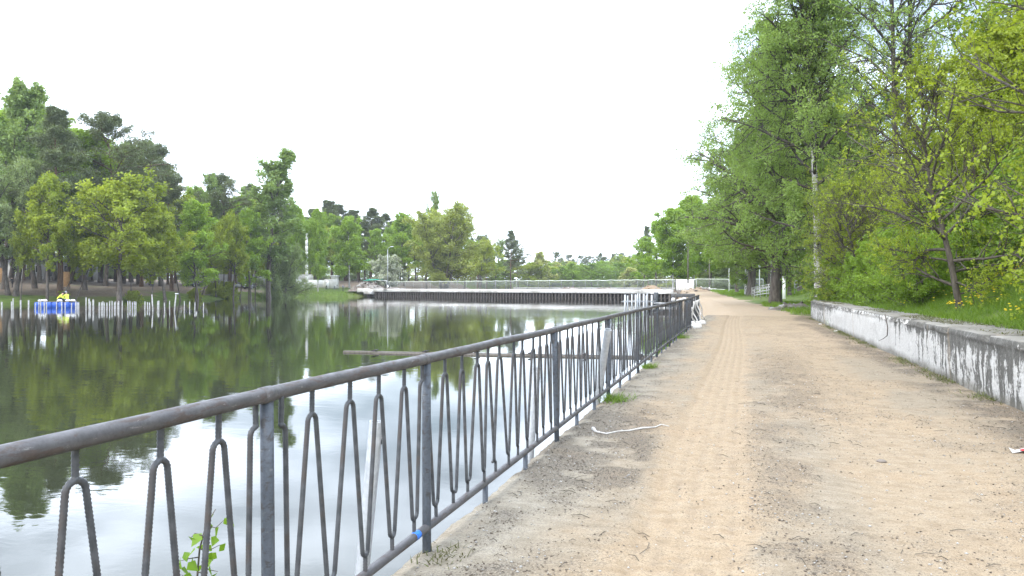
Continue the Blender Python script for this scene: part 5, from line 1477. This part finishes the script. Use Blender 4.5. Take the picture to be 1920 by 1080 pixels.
crumbs('soil_crumbs', 30000, 0.0025, 0.012, m_rough('dark_soil', (0.07, 0.056, 0.043), (0.17, 0.14, 0.11), 30, 0.95), (-1.74, 3.28), (3.6, 34), lambda d_, t_: 0.04 + 0.96 * d_ - 0.03 * t_, 'dark soil crumbs and rotten leaf bits scattered over the path')
crumbs('gravel_bits', 5000, 0.003, 0.013, M['concrete'], (-1.74, 3.28), (3.6, 25), lambda d_, t_: 0.25 + 0.5 * d_, 'pale gravel bits scattered over the path')
V = MB()
for i in range(900):
    y_ = 3.8 * (30 / 3.8) ** rg.random(); x_ = rg.uniform(-1.7, 3.25)
    i_ = int(np.clip(np.searchsorted(ys, y_), 0, npy - 1)); j_ = int(np.clip(np.searchsorted(xs_, x_), 0, npx - 1))
    if rg.random() > 0.12 + dirtp[i_, j_]: continue
    a = rg.random() * 3.14; l_ = rg.uniform(0.015, 0.07); zb = PZ[i_, j_] + 0.006
    V.tube([(x_ - math.cos(a) * l_, y_ - math.sin(a) * l_, zb), (x_, y_ + 0.01, zb + 0.008), (x_ + math.cos(a + 0.3) * l_, y_ + math.sin(a + 0.3) * l_, zb)], [0.0022, 0.0028, 0.0012], 3)
tag(V.obj('twig_litter', M['bark_twig']), 'thin dry twigs scattered over the path', 'twigs', kind='stuff')


def onpath(px, y):
    d = FPX * EYE / (y - HZ); return W(px, d)


# white string-like plastic strip by the railing
pts = [onpath(px, y) for px, y in ((1112, 806), (1118, 812), (1137, 816), (1158, 811), (1180, 811), (1205, 806), (1228, 804), (1240, 799), (1255, 801))]
mb = MB(); mb.tube([(x, y, path_z(x, y) + 0.008) for x, y in pts], [0.022, 0.012, 0.007, 0.006, 0.006, 0.010, 0.006, 0.006, 0.004], 6)
tag(mb.obj('plastic_strip', M['plastic_white'], None, True), 'long twisted white plastic strip on the dirt near the railing', 'litter')
x, y = onpath(1911, 851)
wr_ = empty('wrapper', (x, y, path_z(x, y) + 0.005), 0.4, 'crumpled red and white wrapper at the right edge of the path', 'litter')
mb = MB(); mb.add([[-0.09, -0.03, 0], [0.0, -0.05, 0.02], [0.10, -0.02, 0.005], [0.09, 0.04, 0.03], [0.0, 0.05, 0.01], [-0.08, 0.03, 0.04]], [[[0, 1, 4, 5], [1, 2, 3, 4]]]); mb.obj('white_foil', M['plastic_white'], wr_)
mb = MB(); mb.add([[-0.02, -0.055, 0.028], [0.10, -0.03, 0.012], [0.09, 0.02, 0.03], [0.0, 0.0, 0.026]], [[[0, 1, 2, 3]]]); mb.obj('red_print', M['red'], wr_)
for px, y_, s_, mt, lab in ((1653, 862, 0.045, 'stone', 'single dark pebble in the middle of the sandy path'), (1568, 622, 0.10, 'plastic_white', 'small white scrap lying at the foot of the wall'), (1538, 608, 0.07, 'plastic_white', 'tiny white scrap at the far corner of the wall')):
    x, y = onpath(px, y_)
    mb = MB(); mb.lathe([(0.3, -0.2), (0.95, 0.0), (1.0, 0.25), (0.6, 0.6), (0.15, 0.7)], k=9)
    o = mb.obj('pebble' if mt == 'stone' else 'paper_scrap', M[mt], None, True); o.location = (x, y, path_z(x, y)); o.scale = (s_, s_ * 0.8, s_ * 0.7); tag(o, lab, 'stone' if mt == 'stone' else 'litter')
# root hanging down the wall
def wpt(px, y, z): 
    # point on the wall face X = 3.27 in photo column px
    u = (px - 960) / FPX; Yw = 3.26 * (u * SY + CY) / (u * CY - SY); return (3.255, Yw, z)
mb = MB(); mb.tube([wpt(1660, 0, 0.90), wpt(1662, 0, 0.80), wpt(1665, 0, 0.60), wpt(1664, 0, 0.42), wpt(1657, 0, 0.32), wpt(1648, 0, 0.22)], [0.012, 0.014, 0.011, 0.010, 0.008, 0.004], 6)
tag(mb.obj('dry_root', M['bark'], None, True), 'thin dark root hanging down the whitest part of the wall', 'root')


# ------------------------------------------------------------------ grass, dandelions, weeds
def blades(name, P, hmin, hmax, wdt, mat, label, cat='grass', lean=0.4, kind='stuff', parent=None):
    n = len(P); P = np.asarray(P); h_ = rg.uniform(hmin, hmax, (n, 1)); a = rg.random(n) * 6.28
    side = np.stack([np.cos(a), np.sin(a), np.zeros(n)], 1) * wdt * 0.5
    tip = np.stack([rg.normal(0, lean, n), rg.normal(0, lean, n), np.ones(n)], 1) * h_
    V = np.stack([P - side, P + side, P + tip * 0.55 + side * 0.7, P + tip + np.stack([tip[:, 0] * 0.4, tip[:, 1] * 0.4, -h_[:, 0] * 0.08], 1), P + tip * 0.55 - side * 0.7], 1).reshape(-1, 3)
    i = np.arange(n) * 5
    me_ = mesh_np(name, V, [np.stack([i, i + 1, i + 2, i + 4], 1), np.stack([i + 4, i + 2, i + 3], 1)], [mat])
    t_ = np.clip(rg.normal(0.5, 0.25, n), 0, 1); fattr(me_, 'tint', np.concatenate([t_, t_]), 'FACE')
    o = link(bpy.data.objects.new(name, me_), parent)
    return tag(o, label if parent is None else None, cat if parent is None else None, kind=kind)


def scatter(n, xr, yr, f=None):
    x = rg.uniform(*xr, n); y = rg.uniform(*yr, n)
    if f is not None:
        m_ = rg.random(n) < f(x, y); x = x[m_]; y = y[m_]
    return np.stack([x, y, ground_z(x, y) - 0.01], 1)


tuft = lambda x, y: sstep(0.25, 0.6, fbm(x * 1.7, y * 1.7, 91))
blades('slope_grass', scatter(95000, (4.35, 13), (8, 30), tuft), 0.08, 0.30, 0.016, M['grass'], 'lush green grass on the slope above the wall')
P = np.stack([rg.uniform(3.95, 4.5, 9000), rg.uniform(9, 40, 9000), np.full(9000, 0.86)], 1)
P = P[rg.random(9000) < sstep(3.85, 4.45, P[:, 0] + 0.5 * (fbm(P[:, 1] * 0.9, P[:, 1] * 0, 15) - 0.5))]
blades('wall_top_grass', P, 0.05, 0.20, 0.014, M['grass'], 'ragged grass creeping over the back edge of the wall top')
P = np.stack([3.31 - np.abs(rg.normal(0, 0.13, 5200)), rg.uniform(9, 40.4, 5200), np.full(5200, 0.0)], 1)
P = P[rg.random(5200) < sstep(0.35, 0.65, fbm(P[:, 1] * 1.3, P[:, 1] * 0, 19))]
blades('wall_foot_weeds', P, 0.02, 0.10, 0.012, M['drygrass'], 'dry weeds and stalks along the foot of the wall', lean=1.2)
P = np.stack([rg.uniform(3.45, 4.3, 7000), rg.uniform(9, 40, 7000), np.full(7000, 0.885)], 1)
P = P[rg.random(7000) < 0.8 * sstep(0.48, 0.70, fbm(P[:, 1] * 0.7, P[:, 0] * 1.4, 23))]
blades('wall_top_stalks', P, 0.015, 0.06, 0.014, M['drygrass'], 'dead stalks and leaf litter lying on the wall top', lean=1.8)
blades('mound_grass', scatter(26000, (1.6, 8), (45, 66), lambda x, y: tuft(x, y) * sstep(1.2, 3.0, x - np.interp(y, ROAD_Y, ROAD_X) - 1.0)), 0.15, 0.4, 0.035, M['grass'], 'bright grass on the mound around the thick-boled tree')
blades('lawn_grass', scatter(16000, (-6, 10), (92, 132), lambda x, y: tuft(x, y) * sstep(2.0, 3.5, x - np.interp(y, ROAD_Y, ROAD_X))), 0.12, 0.3, 0.06, M['grass'], 'short bright lawn grass around the park lamps')
bx, by = W(625, 187)
blades('shore_grass', scatter(22000, (bx - 22, bx + 30), (by - 26, by + 14), lambda x, y: sstep(0.0, 0.6, lake_sd(x, y)) * sstep(6.5, 2.0, lake_sd(x, y))), 0.2, 0.5, 0.09, M['grass'], 'green grass fringe on the far shore left of the dam')
P = scatter(3600, (4.6, 12), (9, 27), lambda x, y: sstep(0.45, 0.62, fbm(x * 0.8, y * 0.8, 97)))
mb = MB()
for p_ in P:
    h_ = random.uniform(0.18, 0.32); mb.lathe([(0.003, 0), (0.019, 0.004), (0.024, 0.012), (0.013, 0.02), (0.003, 0.022)], (p_[0], p_[1], p_[2] + h_), 6)
tag(mb.obj('dandelions', M['yellow']), 'yellow dandelion heads dotted over the slope grass', 'flowers', kind='stuff')


def weed(px, y, n, r, h, label, mat='grass'):
    x, y_ = onpath(px, y); P = np.stack([rg.normal(x, r, n), rg.normal(y_, r * 1.5, n), np.full(n, 0.0)], 1)
    P[:, 0] = np.maximum(P[:, 0], -1.76)
    o = blades('grass_tuft', P, h * 0.3, h, 0.010, M[mat], label, 'grass', 0.9, 'stuff')
    o['category'] = 'grass'; return o


weed(1150, 752, 260, 0.10, 0.15, 'green grass tuft under the railing by the tilted pipe')
weed(1216, 690, 180, 0.08, 0.14, 'small green tuft under the railing beyond the tilted pipe')
weed(1276, 634, 240, 0.13, 0.18, 'far green tuft at the foot of the long railing near its end')
weed(832, 1046, 90, 0.07, 0.04, 'dry weeds around the foot of the railing post', 'drygrass')
weed(1572, 612, 260, 0.12, 0.35, 'upright weed at the foot of the wall near its far end')
weed(1560, 604, 200, 0.2, 0.25, 'weeds against the shaded far end of the wall')

# birch sapling behind the railing
sp = empty('birch_sapling', (0, 0, 0), 0, 'small leafy sapling with bright green leaves behind the railing', 'plant')
SD_ = 3.0


def sp_pt(px, y, dd=0.0):
    return np.array(at(px, y, SD_ + dd))


stem = [sp_pt(362, 1180), sp_pt(368, 1100), sp_pt(374, 1030), sp_pt(386, 985), sp_pt(404, 955)]
mb = MB(); mb.tube(np.array([np.array((-1.97, stem[0][1], -0.35))] + stem), [0.006, 0.005, 0.004, 0.0035, 0.0028, 0.0015], 6)
br = [[(372, 1045), (352, 1048), (338, 1052)], [(374, 1030), (396, 1030), (412, 1022)], [(380, 1005), (366, 1000), (358, 1008)], [(386, 985), (404, 990), (420, 975)], [(370, 1075), (390, 1068), (408, 1072)], [(368, 1095), (350, 1085), (340, 1078)]]
for b_ in br:
    mb.tube([sp_pt(px, y, random.uniform(-0.04, 0.04)) for px, y in b_], [0.0025, 0.0018, 0.001], 4)
mb.obj('stem', M['bark_twig'], sp, True)
LP = [(400, 965), (392, 978), (410, 988), (390, 1000), (404, 1005), (378, 1000), (358, 1008), (345, 1035), (338, 1052), (352, 1055), (360, 1045), (376, 1022), (396, 1022), (412, 1022), (405, 1036), (372, 1062), (390, 1068), (408, 1074), (345, 1078), (356, 1090), (338, 1066), (420, 972), (384, 1040), (366, 1030), (398, 1050)]
for px, y in LP:
    c0 = sp_pt(px, y, random.uniform(-0.05, 0.05)); L_ = random.uniform(0.042, 0.062)
    a = random.uniform(0, 6.28); ax = np.array([math.cos(a) * 0.7, math.sin(a) * 0.7, -0.7]); ax /= np.linalg.norm(ax)
    s_ = np.cross(ax, [random.gauss(0, 1), random.gauss(0, 1), 0.6]); s_ /= np.linalg.norm(s_); n_ = np.cross(s_, ax)
    V = [c0, c0 + ax * L_ * 0.30 + s_ * L_ * 0.42 + n_ * 0.006, c0 + ax * L_ * 0.6 + s_ * L_ * 0.26 + n_ * 0.003, c0 + ax * L_, c0 + ax * L_ * 0.6 - s_ * L_ * 0.26 + n_ * 0.003, c0 + ax * L_ * 0.30 - s_ * L_ * 0.42 + n_ * 0.006]
    lm = mesh_np('leaf', V, [np.array([[0, 1, 2, 3], [0, 3, 4, 5]])], [M['lf_sapling']]); fattr(lm, 'tint', [random.random()] * 2, 'FACE')
    link(bpy.data.objects.new('leaf', lm), sp)

# ------------------------------------------------------------------ faint haze over the lake
mb = MB(); mb.box((-150, 420, 25), (1500, 1400, 58))
hz_ = N('haze_air')
pv = hz_.n('ShaderNodeVolumePrincipled')
pv.inputs['Color'].default_value = (0.86, 0.90, 0.95, 1)
pv.inputs['Density'].default_value = 0.0002
hz_.l(pv.outputs[0], hz_.out.inputs['Volume'])
tag(mb.obj('haze', hz_.m), 'thin pale haze in the air over the lake and far woods', 'haze', kind='stuff')
